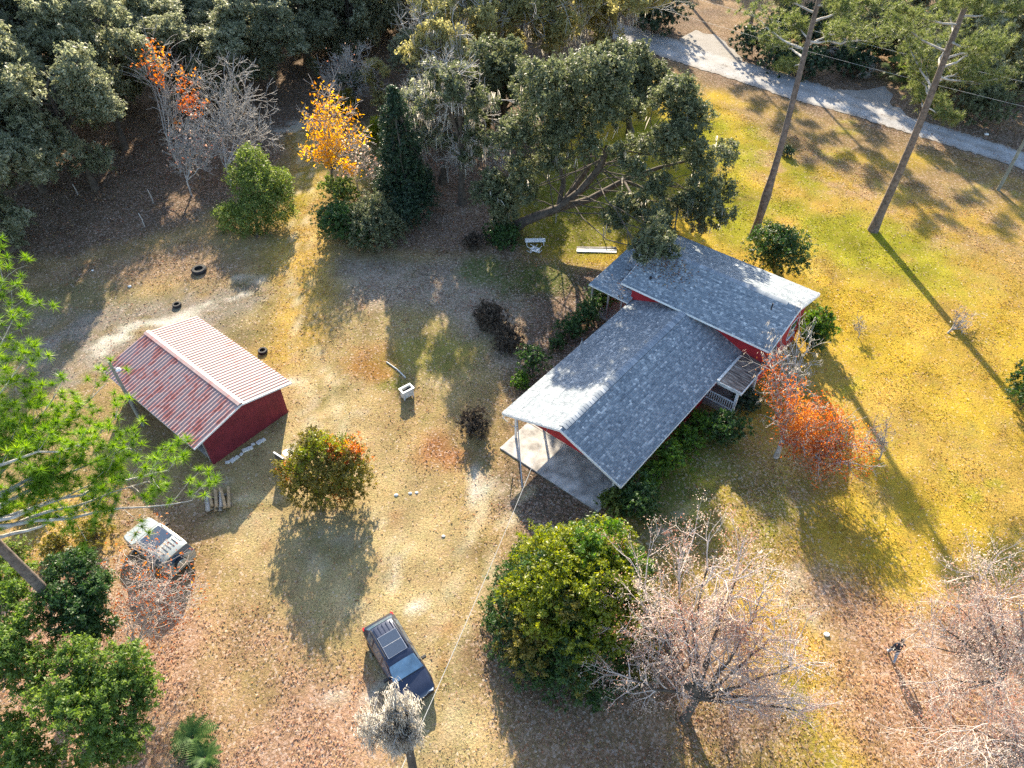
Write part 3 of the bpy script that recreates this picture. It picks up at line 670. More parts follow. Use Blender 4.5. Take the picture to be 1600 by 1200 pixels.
# ------------------------------------------------------------------ vehicles
def paint_mat(name, c, rough=0.25, metal=0.3):
    m, nt, p, o = new_mat(name)
    n = noise(nt, 1.5, 6, 0.7); n2_ = noise(nt, 30, 3)
    nt.links.new(ramp(nt, n, [(0.3, tuple(x*0.9 for x in c)), (0.75, tuple(min(1, x*1.1+0.01) for x in c))]), p.inputs['Base Color'])
    nt.links.new(ramp(nt, n2_, [(0.3, (rough,)*3), (0.8, (rough+.2,)*3)]), p.inputs['Roughness'])
    p.inputs['Metallic'].default_value = metal; p.inputs['Coat Weight'].default_value = 0.5; p.inputs['Coat Roughness'].default_value = 0.08
    return m
M['carblue'] = paint_mat('dark_blue_car_paint', (0.018,0.026,0.055)); M['carpale'] = paint_mat('pale_silver_car_paint', (0.36,0.38,0.35), 0.28, 0.4)
M['autoglass'] = plain('car_glass', (0.055,0.095,0.14), 0.04, 0.25, 1.0, spec=1.0, bmp=0)
M['tail'] = plain('tail_lamp_red', (0.55,0.02,0.015), 0.2, 0.1, 4, bmp=0); M['head'] = plain('head_lamp', (0.75,0.77,0.78), 0.1, 0.1, 4, spec=0.8, bmp=0)
M['trim'] = plain('black_plastic', (0.02,0.02,0.021), 0.55, 0.2, 5, bmp=0.1); M['rim'] = plain('alloy_rim', (0.45,0.46,0.47), 0.3, 0.1, 3, metal=0.8, bmp=0)
M['screen'] = plain('windscreen_glass_sky_tint', (0.17,0.26,0.33), 0.05, 0.35, 1.6, spec=1.0, bmp=0)  # bright sky reflection painted into the base colour as light blue
M['sunroof'] = plain('sunroof_glass', (0.03,0.042,0.065), 0.08, 0.1, 1.0, spec=1.0, bmp=0)

def suv(name, label, loc, heading, paint, boxy):
    """x forward. Body lofted through cross-sections; glass, lamps, rails, mirrors, wheels are parts"""
    root = thing(name, label, 'car', loc, heading)
    if boxy: # upright four-wheel drive
        L, Wd, Zt = 4.35, 0.93, 1.82
        stn = [(-2.12,.50,1.00,1.03,.84,.80),(-2.06,.36,1.05,1.12,.91,.83),(-1.98,.34,1.06,1.76,.93,.76),(-1.80,.34,1.06,1.82,.93,.77),(-0.9,.33,1.06,1.84,.93,.78),(0.15,.33,1.06,1.83,.93,.77),
               (0.38,.33,1.06,1.79,.93,.76),(0.98,.33,1.07,1.14,.93,.84),(1.06,.33,1.07,1.12,.93,.84),(1.6,.34,1.03,1.10,.92,.82),(1.90,.36,1.0,1.06,.88,.74),(2.06,.40,.92,.97,.78,.62),(2.16,.46,.80,.84,.66,.50),(2.20,.52,.68,.72,.58,.42)]
        wsA, wsB, rrA, rrB = 6, 7, 2, 1
    else:
        L, Wd, Zt = 4.75, 0.94, 1.70
        stn = [(-2.36,.55,.92,.96,.80,.70),(-2.28,.40,1.00,1.08,.88,.74),(-2.10,.34,1.02,1.22,.92,.72),(-1.72,.32,1.02,1.62,.94,.64),(-1.45,.31,1.02,1.67,.94,.65),(-0.6,.30,1.01,1.71,.94,.67),(0.15,.30,1.00,1.69,.94,.67),
               (0.45,.30,.99,1.62,.94,.66),(1.22,.30,.97,1.06,.94,.82),(1.32,.30,.97,1.03,.94,.80),(1.8,.32,.92,.98,.92,.74),(2.15,.36,.82,.88,.88,.66),(2.33,.44,.70,.75,.78,.56),(2.38,.52,.62,.65,.68,.48)]
        wsA, wsB, rrA, rrB = 7, 8, 3, 2
    sec = []
    for (x, zb, zl, zt, wm, wt) in stn:
        half = [(wm*.90, zb), (wm*.985, zb+.16), (wm, (zb+zl)/2+.05), (wm*.985, zl-.05), (wm*.955, zl), (wt+.02 if zt-zl > .2 else wt+.05, zt-.07*min(1, (zt-zl)/.3)), (wt-.07, zt-.012), (wt*.5, zt), (0, zt+.012)]
        ring = [(x, y, z) for y, z in half] + [(x, -y, z) for y, z in half[-2::-1]]
        sec.append(ring)
    k = len(sec[0]); mb = MB(); mb.add([q for r_ in sec for q in r_], [(a*k+b, a*k+b+1, (a+1)*k+b+1, (a+1)*k+b) for a in range(len(sec)-1) for b in range(k-1)] +
        [(a*k+k-1, a*k, (a+1)*k, (a+1)*k+k-1) for a in range(len(sec)-1)] + [tuple(range(k))[::-1], tuple(range((len(sec)-1)*k, len(sec)*k))])
    body = mb.build('body', paint, root, smooth=True)
    def pane(name_, quad, off=0.012, mat='autoglass', inset=0.0):
        q = [Vector(a) for a in quad]; c = sum(q, Vector())/4; n = (q[1]-q[0]).cross(q[2]-q[0]).normalized()
        if n.dot(c-Vector((0,0,.9))) < 0: n = -n
        q = [c+(a-c)*(1-inset)+n*off for a in q]
        MB().prism(q, -n*0.008).build(name_, M[mat], root)
    def P(s, b): return sec[s][b]
    # windscreen, rear window
    def curved(name_, A_, B_, mat, t0, t1):
        outv = []
        for t in (t0, (t0+t1)/2, t1):
            for b in range(5, k-5):
                q = Vector(sec[A_][b]).lerp(Vector(sec[B_][b]), t); q.y *= .965; outv.append(tuple(q+Vector((.012*(1 if B_ > A_ else -1), 0, .012))))
        w_ = k-10; MB().add(outv, [(r*w_+c, r*w_+c+1, (r+1)*w_+c+1, (r+1)*w_+c) for r in range(2) for c in range(w_-1)]).build(name_, M[mat], root, smooth=True)
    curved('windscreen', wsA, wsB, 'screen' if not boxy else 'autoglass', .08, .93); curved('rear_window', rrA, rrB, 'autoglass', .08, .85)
    MB().tube([tuple(Vector(sec[wsB][b])+Vector((-.02, 0, .012))) for b in range(5, k-5)], .022, 5).build('wiper_cowl', M['trim'], root)
    # side windows
    xs = [(-1.75,-1.0),(-.93,-.05),(.02,.62)] if boxy else [(-1.7,-1.15),(-1.08,-.12),(-.05,.85)]
    for s in (1, -1):
        for (xa, xb) in xs:
            def pt(x, top):
                for a in range(len(stn)-1):
                    if stn[a][0] <= x <= stn[a+1][0]:
                        t = (x-stn[a][0])/(stn[a+1][0]-stn[a][0]); q = 5 if top else 4
                        A_, B_ = Vector(sec[a][q]), Vector(sec[a+1][q]); r_ = A_.lerp(B_, t); return Vector((r_.x, r_.y*s, r_.z))
            pane('side_window', [pt(xa, 0), pt(xb, 0), pt(xb, 1), pt(xa, 1)], .012, inset=.07)
    # roof: sunroof with pale surround, rails
    zr = max(q[3] for q in stn)
    if boxy: sr = (-.95, .22, .60); 
    else: sr = (-1.05, .18, .50)
    if not boxy: MB().box(sr[0]-.016, sr[1]+.016, -sr[2]-.016, sr[2]+.016, zr-.03, zr+.018).build('sunroof_surround', M['rim'], root)
    so = MB().box(sr[0], sr[1], -sr[2], sr[2], zr-.03, zr+.026).build('sunroof', M['sunroof'], root, bevel=.01)
    if not boxy: MB().box(-.46, -.445, -sr[2], sr[2], zr+.02, zr+.032).build('sunroof_bar', M['galv'], so)
    for s in (1, -1):
        yy = s*(stn[5][5]-.06)
        MB().tube([(-1.65 if not boxy else -1.75, yy, zr-.06), (-1.5, yy, zr+.03), (-.6, yy, zr+.05), (.05, yy, zr+.02), (.2, yy, zr-.06)], .022, 6).build('roof_rail', M['trim'], root)
    for q in range(5):
        yy = -.44+.22*q
        MB().box(-1.66, -1.12, yy-.018, yy+.018, zr-.05, zr+(.022 if boxy else .004)).build('roof_rib', M['trim'] if boxy else M['carblue'], root)
    # wheels, arches
    r_w = .37 if boxy else .35
    for x in ((-1.32, 1.32) if boxy else (-1.42, 1.45)):
        for s in (1, -1):
            MB().lathe([(r_w+.07, -.012), (r_w+.07, .012), (.0, .012)], (x, s*(Wd-.012), r_w+.03), 'y', 24).build('wheel_arch', M['trim'], root)
            wv = MB().lathe([(.22,-.11),(r_w-.03,-.12),(r_w,-.08),(r_w,.08),(r_w-.03,.12),(.22,.11)], (x, s*(Wd-.09), r_w), 'y', 22).build('wheel', M['rubber'], root, smooth=True)
            MB().lathe([(0,-.06),(.08,-.085),(.10,-.06),(.22,-.10),(.225,.10),(.10,.06),(.08,.085),(0,.06)], (x, s*(Wd-.09), r_w), 'y', 18).build('rim', M['rim'], wv, smooth=True)
    # lamps, mirrors, bumpers, grille
    xf, xr = stn[-1][0], stn[0][0]
    for s in (1, -1):
        MB().obox((xf-.16, s*.62, .72 if not boxy else .78), (.10, s*-.06, 0), (.03, s*.13, 0), (0, 0, .06)).build('headlight', M['head'], root, bevel=.015)
        MB().obox((xr+.13, s*.80, .98), (.10, 0, 0), (0, .07, 0), (0, 0, .13 if boxy else .08)).build('taillight', M['tail'], root, bevel=.015)
        mr = MB().obox((.78 if not boxy else .55, s*1.06, 1.05), (.07, 0, 0), (0, .12, 0), (0, 0, .075)).build('mirror', M['trim'], root, bevel=.02)
    MB().obox((xf-.05, 0, .55), (.06, 0, 0), (0, .62, 0), (0, 0, .11)).build('front_bumper', M['trim'], root, bevel=.03)
    MB().obox((xr+.05, 0, .52), (.07, 0, 0), (0, .74, 0), (0, 0, .10)).build('rear_bumper', M['trim'] if not boxy else paint, root, bevel=.03)
    MB().tube([(stn[-3][0]+.12, -.5, stn[-3][3]-.10), (xf-.02, -.3, .72), (xf+.0, 0, .73), (xf-.02, .3, .72), (stn[-3][0]+.12, .5, stn[-3][3]-.10)], .018, 6).build('grille_trim', M['rim'], root)
    if boxy:
        sp = MB().lathe([(.20,-.1),(.33,-.11),(.36,-.07),(.36,.08),(.32,.11),(.20,.1)], (xr-.14, .1, 1.05), 'x', 22).build('spare_wheel', M['rubber'], root, smooth=True)
        MB().lathe([(0,-.125),(.30,-.12),(.345,-.09),(.345,.0)], (xr-.15, .1, 1.05), 'x', 22).build('spare_cover', M['carpale'], sp, smooth=True)
    return root

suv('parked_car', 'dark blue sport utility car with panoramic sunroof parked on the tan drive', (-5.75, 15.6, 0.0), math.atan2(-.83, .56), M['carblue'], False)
suv('parked_car', 'pale silver boxy four-wheel drive with spare wheel on its back door', (-20.2, 22.2, 0.0), math.atan2(.55, -.83), M['carpale'], True)

# ------------------------------------------------------------------ person: walking, seen from above
M['jacket'] = plain('navy_jacket', (0.018,0.022,0.035), 0.8, 0.3, 8); M['jeans'] = plain('pale_jeans', (0.22,0.27,0.34), 0.85, 0.25, 8)
M['skin'] = plain('skin', (0.45,0.27,0.19), 0.6, 0.1, 6, bmp=0); M['shoe'] = plain('pale_shoe', (0.55,0.55,0.55), 0.6, 0.2, 6); M['hair'] = plain('dark_hair', (0.02,0.015,0.012), 0.7, 0.3, 20)
def make_person(loc, rz):
    root = thing('person', 'person in a navy jacket and pale jeans walking over the leaf litter', 'person', loc, rz)
    J = {'pel': (0,0,.93), 'sp1': (.02,0,1.10), 'sp2': (.05,0,1.28), 'nk': (.07,0,1.46), 'hd0': (.09,0,1.55), 'hd1': (.11,0,1.66), 'hd2': (.105,0,1.74)}
    E = [('pel','sp1'),('sp1','sp2'),('sp2','nk'),('nk','hd0'),('hd0','hd1'),('hd1','hd2')]
    Rd = {'pel': (.155,.12), 'sp1': (.15,.115), 'sp2': (.175,.125), 'nk': (.06,.06), 'hd0': (.075,.085), 'hd1': (.088,.105), 'hd2': (.06,.075)}
    for s, nm in ((1, 'l'), (-1, 'r')):
        f = s                                         # left leg forward, right arm forward
        hip = (0.0, s*.10, .88); kn = (.14*f+.06, s*.105, .50); an = (.27*f-.03 if f > 0 else -.34, s*.10, .09 if f > 0 else .15); toe = (an[0]+.17, s*.11, .035 if f > 0 else .05)
        for a, b, r_ in (('hip', hip, .098), ('kn', kn, .066), ('an', an, .046), ('toe', toe, .042)): J[a+nm] = b; Rd[a+nm] = (r_, r_)
        E += [('pel','hip'+nm),('hip'+nm,'kn'+nm),('kn'+nm,'an'+nm),('an'+nm,'toe'+nm)]
        sh = (.06, s*.20, 1.40); el = (.05-.10*f, s*.27, 1.13); wr = (.16-.12*f, s*.26, .90); hn = (.20-.12*f, s*.25, .80)
        for a, b, r_ in (('sh', sh, .075), ('el', el, .050), ('wr', wr, .036), ('hn', hn, .038)): J[a+nm] = b; Rd[a+nm] = (r_, r_)
        E += [('sp2','sh'+nm),('sh'+nm,'el'+nm),('el'+nm,'wr'+nm),('wr'+nm,'hn'+nm)]
        for q, (dy, ln) in enumerate(((-.028,.075),(-.010,.088),(.010,.084),(.026,.066))):
            a, b = 'f%d%s' % (q, nm), 'g%d%s' % (q, nm)
            J[a] = (hn[0]+.012, hn[1]+dy, hn[2]-.045); J[b] = (hn[0]+.03, hn[1]+dy*1.1, hn[2]-.045-ln*.8); Rd[a] = (.010,.010); Rd[b] = (.008,.008); E += [('hn'+nm, a), (a, b)]
        J['th'+nm] = (hn[0]+.055, hn[1]-s*.02, hn[2]-.02); Rd['th'+nm] = (.010,.010); E.append(('hn'+nm, 'th'+nm))
    keys = list(J); idx = {a: i for i, a in enumerate(keys)}
    me = bpy.data.meshes.new('body'); me.from_pydata([J[a] for a in keys], [(idx[a], idx[b]) for a, b in E], []); me.update()
    tmp = bpy.data.objects.new('body', me); C.objects.link(tmp)
    sk = tmp.modifiers.new('skin', 'SKIN'); sk.use_smooth_shade = True; sk.branch_smoothing = 0.4
    for i, a in enumerate(keys):
        me.skin_vertices[0].data[i].radius = (Rd[a][0]*(1.22 if Rd[a][0] > .03 else 1), Rd[a][1]*(1.22 if Rd[a][0] > .03 else 1)); me.skin_vertices[0].data[i].use_root = (a == 'pel')
    ss = tmp.modifiers.new('sub', 'SUBSURF'); ss.levels = 1; ss.render_levels = 1
    bpy.context.view_layer.update()
    ev = tmp.evaluated_get(bpy.context.evaluated_depsgraph_get()); nm_ = bpy.data.meshes.new_from_object(ev)
    bpy.data.objects.remove(tmp)
    for mm in ('jacket', 'jeans', 'skin', 'shoe'): nm_.materials.append(M[mm])
    for pl in nm_.polygons:
        c = pl.center; pl.use_smooth = True
        if c.z > 1.47: pl.material_index = 2
        elif abs(c.y) > .20 and c.z < .88: pl.material_index = 2
        elif c.z > .92 or abs(c.y) > .205: pl.material_index = 0
        elif c.z > .12 + (.06 if c.x < -.2 else 0): pl.material_index = 1
        else: pl.material_index = 3
    o = bpy.data.objects.new('body', nm_); C.objects.link(o); o.parent = root
    # hair cap, nose, ears, eyes
    vsn = []; fsn = []; kk = 14
    hm = MB(); prof = [(0.0,.118),(.05,.108),(.085,.07),(.10,.02),(.098,-.03),(.088,-.05)]
    hm.lathe(prof, (0,0,0), 'z', kk); h = hm.build('hair', M['hair'], root, smooth=True); h.location = (.092, 0, 1.70); h.scale = (1.12, .98, .9); h.rotation_euler = (0, -.25, 0)
    MB().add([(.0,-.014,-.03),(.0,.014,-.03),(.028,0,-.03),(0,0,.02)], [(0,1,2),(0,2,3),(2,1,3),(0,3,1)]).build('nose', M['skin'], root, loc=(.20, 0, 1.64))
    for s in (1, -1):
        MB().lathe([(0,-.008),(.022,-.006),(.022,.006),(0,.008)], (0,0,0), 'y', 10).build('ear', M['skin'], root, smooth=True, loc=(.10, s*.092, 1.635))
        MB().lathe([(0,.006),(.008,.004),(.010,0)], (0,0,0), 'x', 8).build('eye', M['dark'], root, loc=(.192, s*.034, 1.665))
    MB().add([(0,-.025,0),(0,.025,0),(.004,.02,-.008),(.004,-.02,-.008)], [(0,1,2,3)]).build('mouth', M['tail'], root, loc=(.192, 0, 1.585))
    return root
make_person(G(1391, 1027) + Vector((0, 0, 0.0)), R(75))

# ------------------------------------------------------------------ small things in the yard
def tyre(u, v, r, w, label):
    o = MB().lathe([(r*.58, 0), (r*.9, 0), (r, w*.25), (r, w*.75), (r*.9, w), (r*.58, w), (r*.62, w*.5), (r*.58, 0)], (0,0,0), 'z', 22).build('tyre', M['rubber'], None, smooth=True)
    o.location = G(u, v); tag(o, label, 'tyre', 'old tyres lying in the yard')
tyre(312, 424, .62, .32, 'large old tractor tyre lying on grey sandy ground far behind the barn')
tyre(277, 478, .36, .22, 'old car tyre lying close behind the barn roof')
tyre(411, 550, .36, .22, 'old car tyre lying on the grass right of the barn')
# planter / wash stand
ws = thing('wash_stand', 'small weathered white box-shaped stand with an open top in the dry yard', 'stand', G(637, 620), R(38))
for x, y in ((-.36,-.2),(.36,-.2),(-.36,.2),(.36,.2)): MB().box(x-.04, x+.04, y-.04, y+.04, 0, .75).build('leg', M['dirtywhite'], ws)
for a in ((-.40,.40,-.25,-.22),(-.40,.40,.22,.25),(-.41,-.38,-.22,.22),(.38,.41,-.22,.22)): MB().box(*a, .2, .80).build('side_panel', M['dirtywhite'], ws)
for a in ((-.47,.47,-.31,-.19),(-.47,.47,.19,.31),(-.47,-.36,-.19,.19),(.36,.47,-.19,.19)): MB().box(*a, .80, .86).build('rim_board', M['white'], ws)
MB().box(-.38, .38, -.22, .22, .55, .60).build('soil', M['dark'], ws)
# white water pipe on the ground
a, b = G(604, 566), G(634, 591)
o = MB().tube([a+Vector((0,0,.05)), (a+b)/2+Vector((.1,0,.07)), b+Vector((0,0,.05))], .045, 8).build('pipe', M['dirtywhite'], None, smooth=True); tag(o, 'pale pipe lying in the dry grass beside the white stand', 'pipe')
# firewood
rg = random.Random(21)
wb = G(341, 785)
M['cutwood'] = plain('split_firewood', (0.42,0.30,0.17), 0.85, 0.45, 4, bmp=.3)
rack = thing('firewood_rack', 'dark low rack under the split logs near the barn', 'rack', wb, R(20))
for s in (-1, 1): MB().box(-.75, .75, s*.4-.05, s*.4+.05, 0, .12).build('rail', M['greywood'], rack)
for k in range(11):
    ln = rg.uniform(.55, .85); x = -.62+.62*2*(k % 6)/5; lay = k//6
    o = MB().prism([(.10,0,-.07),(-.03,0,.11),(-.11,0,-.05)], (0, ln*2, 0)).build('log', M['cutwood'] if k % 3 else M['palebark'], None, bevel=.015)
    c = Matrix.Rotation(R(20), 3, 'Z') @ Vector((x+lay*.1, -ln+rg.uniform(-.15,.15), .24+lay*.2)); o.location = wb+c; o.rotation_euler = (rg.uniform(-.03,.03), 0, R(20)+rg.uniform(-.15,.15))
    tag(o, '%s split log from the left in the %s layer of the firewood rack' % (['first','second','third','fourth','fifth','sixth'][k % 6], ['lower','upper'][lay]), 'log', 'logs on the firewood rack')
# satellite dish and board beside the bush
dd = thing('satellite_dish', 'round white satellite dish on a post beside the autumn bush', 'dish', G(457, 728))
MB().tube([(0,0,-.05), (0,0,1.15)], .04, 8).build('post', M['dark'], dd)
ds = MB().lathe([(0,0),(.18,.03),(.33,.11),(.345,.115),(.33,.095),(.18,.012),(0,-.02)], (0,0,0), 'z', 22).build('reflector', M['white'], dd, smooth=True); ds.location = (0,0,1.22); ds.rotation_euler = (R(-12), R(8), 0)
ar = MB().tube([(.30,0,.08), (.2,0,.34), (.05,0,.40)], .014, 6).build('feed_arm', M['galv'], dd); ar.location = (0,0,1.22)
bb = thing('yard_board', 'dark board on two stakes with a pale top edge left of the white dish', 'board', G(443, 733), R(-35))
MB().box(-.42, .42, -.03, .03, .45, 1.35).build('panel', M['bark'], bb); MB().box(-.44, .44, -.045, .045, 1.35, 1.42).build('top_edge', M['white'], bb)
for x in (-.35, .35): MB().box(x-.03, x+.03, .03, .09, 0, 1.2).build('stake', M['greywood'], bb)
# white boards and broken chairs behind the house
for k, (dy, mt) in enumerate(((.0,'white'),(.28,'dirtywhite'),(.62,'greywood'))):
    o = MB().box(-1.75, 1.75, -.09, .09, .02, .10).build('timber_plank', M[mt], None); o.location = G(932, 394)+Vector((.03*k, dy, 0)); o.rotation_euler = (0, 0, R(-3+1.2*k))
    tag(o, ['bright white plank, nearest of three lying behind the house', 'dull white plank, middle of three lying behind the house', 'grey plank, farthest of three lying behind the house'][k], 'plank', 'planks lying behind the house')
def chair(u, v, rz, tip, label):
    c = thing('garden_chair', label, 'chair', G(u, v), rz); c.rotation_euler = (tip, 0, rz); c.location.z = .28 if tip else 0
    MB().box(-.25, .25, -.25, .25, .42, .46).build('seat', M['white'], c)
    for x, y in ((-.22,-.22),(.22,-.22),(-.22,.22),(.22,.22)): MB().box(x-.025, x+.025, y-.025, y+.025, 0, .42).build('leg', M['dirtywhite'], c)
    for k in range(4): MB().box(-.22+.12*k, -.14+.12*k, .21, .24, .46, .95).build('back_slat', M['white'], c)
    MB().box(-.26, .26, .2, .25, .95, 1.02).build('top_rail', M['white'], c)
chair(826, 391, R(45), R(90), 'white garden chair tipped over, leftmost under the old oak')
chair(843, 391, R(-30), R(90), 'white garden chair tipped over beside the white bench under the oak')
tb = thing('garden_bench', 'low white slatted bench standing under the old oak', 'bench', G(836, 382), R(2))
for k in range(4): MB().box(-.9, .9, -.28+.15*k, -.16+.15*k, .42, .46).build('slat', M['white'], tb)
for x in (-.75, .75): MB().box(x-.04, x+.04, -.26, .3, 0, .42).build('leg', M['dirtywhite'], tb)
# stakes
for u, v, h, lab in ((240,318,1.5,'pale stake standing nearest the bare trees by the wood'),(226,354,1.4,'pale stake standing in brown leaves left of the green sapling'),(122,305,1.2,'pale leaning stake under the dark oaks at far left'),(868,348,1.6,'pale stake standing under the leaning oak limb'),(942,372,1.1,'short pale stake behind the planks')):
    o = MB().tube([(0,0,-.1), (.04,0,h*.5), (-.06,.02,h)], [.05,.05,.045], 7).build('stake', M['palebark'], None, smooth=True); o.location = G(u, v); tag(o, lab, 'stake', 'stakes in the yard')
# white stones
labs = {0:'white stone, leftmost of three in a row on the drive', 1:'white stone, middle of three in a row on the drive', 2:'white stone, rightmost of three in a row on the drive', 3:'white stone on the leaf litter below the pine shadows', 4:'pale stone on the grey sand above the barn', 5:'pale stone on the bare ground left of the far tyre', 6:'small pale stone beside the lane under the power pole', 7:'pale stone on the tan drive above the blue car'}
for k, (u, v, r_) in enumerate(((619,774,.13),(641,771,.10),(651,770,.09),(1291,992,.16),(203,448,.16),(145,423,.12),(1541,211,.25),(693,838,.10))):
    rr = np.random.default_rng(100+k); mb = MB(); pr = [(0,-.3),(.7,-.25),(1,.05),(.75,.4),(.3,.55),(0,.58)]
    mb.lathe([(a*r_*rr.uniform(.85,1.15), b*r_) for a, b in pr], (0,0,r_*.25), 'z', 9); o = mb.build('stone', M['stone'], None, smooth=True); o.location = G(u, v); o.scale = (1.2, .9, 1); tag(o, labs[k], 'stone', 'pale stones on the ground')

# ------------------------------------------------------------------ utility pole and wires
UP = G(1559.5, 297)
up = thing('utility_pole', 'grey-green wooden utility pole beside the gravel lane', 'pole', UP)
MB().tube([(0,0,-.2), (0,0,5), (0,0,10.2)], [.17,.145,.12], 12).build('shaft', M['pole'], up, smooth=True)
MB().lathe([(0,0),(.22,0),(.22,.7),(.16,.78),(0,.78)], (.30,0,8.5), 'z', 14).build('transformer', M['galv'], up, smooth=True)
MB().box(-.05,.05,-.5,.5,9.6,9.72).build('crossarm', M['pole'], up)
def wire(name, label, a, b, sag, r=.018, n=24, mat='wire'):
    a, b = Vector(a), Vector(b); pts = []
    for t in np.linspace(0, 1, n): pts.append(tuple(a.lerp(b, t)-Vector((0,0,sag*4*t*(1-t)))))
    o = MB().tube(pts, r, 5).build(name, M[mat], None, smooth=True); tag(o, label, 'wire')
ldir = Vector((-36.6, 40, 0))
wire('overhead_wire', 'upper overhead wire running along the gravel lane', UP+Vector((0,0,10.0)), UP+ldir*1.6+Vector((0,0,10)), 1.2, .013)
wire('overhead_wire', 'lower overhead wire running along the gravel lane', UP+Vector((0,0,8.0)), UP+ldir*1.6+Vector((0,0,7.6)), 1.2, .013)
wire('overhead_wire', 'overhead wire leaving the utility pole to the right', UP+Vector((0,0,10.0)), UP-ldir*1.3+Vector((0,0,10)), 1.2, .013)
wire('service_wire', 'pale service wire slung from the roof mast across the drive', HW(MAST[0], MAST[1], mz+0.9), G(612, 1235, 5.2), 0.9, .016, 40)

# ------------------------------------------------------------------ vegetation builders
def unit(v): return v/(np.linalg.norm(v, axis=-1, keepdims=True)+1e-9)

def leaf_quads(rg, P, Nrm, size, asp=0.5, fold=0.15):
    """one folded lozenge per point"""
    n = len(P); size = np.broadcast_to(np.asarray(size, float), (n,))*rg.uniform(.65, 1.35, n)
    d = unit(np.cross(Nrm, rg.normal(size=(n, 3)))); s = np.cross(Nrm, d)
    L = size[:, None]*1.12
    V = np.stack([P-d*L*.42-s*L*asp*.5, P-d*L*.42+s*L*asp*.5+Nrm*L*fold, P+d*L*.58], 1).reshape(-1, 3); F_ = np.arange(3*n).reshape(-1, 3)
    return V, F_

def foliage(rg, lumps, leaf=.25, dens=30, per=16, squash=.85, shell=(.62, 1.06), sub=.34, up=.35, droop=0, asp=.5, lowcut=-.75, split=True):
    """lumps (k,4): x y z r. Leaves in bunches near the skin of every lump -> verts, faces, tint"""
    lumps = np.asarray(lumps, float); Ps, Ns, Ts = [], [], []
    if split:
        out = []
        for x, y, z, r_ in lumps:
            for q in range(6):
                d = unit(rg.normal(size=3)+np.array([0, 0, .25])); rr_ = r_*rg.uniform(.34, .62); out.append((x+d[0]*r_*.66, y+d[1]*r_*.66, z+d[2]*r_*.6, rr_))
        lumps = np.array(out)
    for x, y, z, r_ in lumps:
        nb = max(5, int(dens*r_*r_))
        d = unit(rg.normal(size=(nb*2, 3)) + np.array([0, 0, up])); d = d[d[:, 2] > lowcut][:nb]; nb = len(d)
        rad = r_*rg.uniform(*shell, nb)*(1+.22*np.sin(d[:, 0]*5+x)*np.cos(d[:, 1]*5+y))
        c = np.array([x, y, z])+d*rad[:, None]*np.array([1, 1, squash])
        tb = np.clip(rg.normal(.45, .22, nb), 0, 1)
        sr = sub*min(1.5, max(.5, r_/2.2))
        off = rg.normal(0, sr*.48, (nb, per, 3))+d[:, None, :]*np.abs(rg.normal(0, sr*.7, (nb, per, 1))); off[..., 2] -= droop*np.abs(rg.normal(0, 1, (nb, per)))
        p_ = c[:, None, :]+off; nrm = unit(d[:, None, :]*.5+rg.normal(0, .85, (nb, per, 3))+np.array([0, 0, .25]))
        t = np.clip(tb[:, None]*.65+rg.random((nb, per))*.45, 0, 1)
        Ps.append(p_.reshape(-1, 3)); Ns.append(nrm.reshape(-1, 3)); Ts.append(t.ravel())
    P_ = np.concatenate(Ps); V, F_ = leaf_quads(rg, P_, np.concatenate(Ns), leaf, asp)
    return V, F_, np.concatenate(Ts)

def curve(a, b, n=6, bend=0.1, rg=None, up=0.0):
    a = np.array(a, float); b = np.array(b, float); L = np.linalg.norm(b-a)
    k = (rg.normal(0, bend*L, 3) if rg is not None else np.zeros(3)); k[2] += up*L
    t = np.linspace(0, 1, n)[:, None]
    w = (rg.normal(0, bend*L*.18, (n, 3)) if rg is not None else 0)*(t*(1-t)*4)
    return a*(1-t)+b*t+k*(t*(1-t)*2)+w

def limbs(rg, trunk, r0, lumps, start=.45, k=6, r_tip=.03, rbr=.45):
    """trunk polyline (list of xyz) and a limb to every lump"""
    T = np.array(trunk, float); n = len(T); parts = [tube_np(T, np.linspace(r0, r0*.55, n)*np.concatenate([[1.5], np.ones(n-1)]), 9)]
    for q, (x, y, z, r_) in enumerate(lumps):
        t = start+(1-start)*rg.random(); i = min(int(t*(n-1)), n-2); f = t*(n-1)-i
        a = T[i]*(1-f)+T[i+1]*f; b = np.array([x, y, z]); c = curve(a, b, 6, .10, rg, .08)
        L = np.linalg.norm(b-a); rb = min(r0*rbr, .025*L+.03)
        parts.append(tube_np(c, np.linspace(rb, r_tip, 6), k))
        for _ in range(3):
            e = b+unit(rg.normal(size=3))*r_*.8; parts.append(tube_np(curve(c[4], e, 4, .12, rg), np.linspace(r_tip*1.3, .012, 4), 4))
    return join(parts)

def to_local(lumps, base): L = np.array(lumps, float); L[:, :3] -= np.array(base)[None, :]; return L

def tree(name, label, base, lumps, mat, trunk_r=.25, trunk=None, leaf=.25, dens=30, per=16, seed=1, cat='tree', group=None, bark='bark', lean=(0, 0), start=.45, extra=None, limb_r=.45, **kw):
    """lumps in world coordinates"""
    rg = np.random.default_rng(seed); base = np.array(base, float); L = to_local(lumps, base)
    root = thing(name, label, cat, tuple(base), 0, group)
    if trunk is None:
        top = L[:, :3].mean(0); top[2] = np.percentile(L[:, 2], 60); trunk = curve((0, 0, -.2), top, 7, .04, rg)
    V, F_ = limbs(rg, trunk, trunk_r, L, start, rbr=limb_r); np_mesh('trunk', V, F_, M[bark], root, smooth=True)
    V, F_, t = foliage(rg, L, leaf, dens, per, **kw); np_mesh('crown', V, F_, M[mat], root, tint=t, kind='stuff')
    if extra: extra(root, rg, L)
    return root

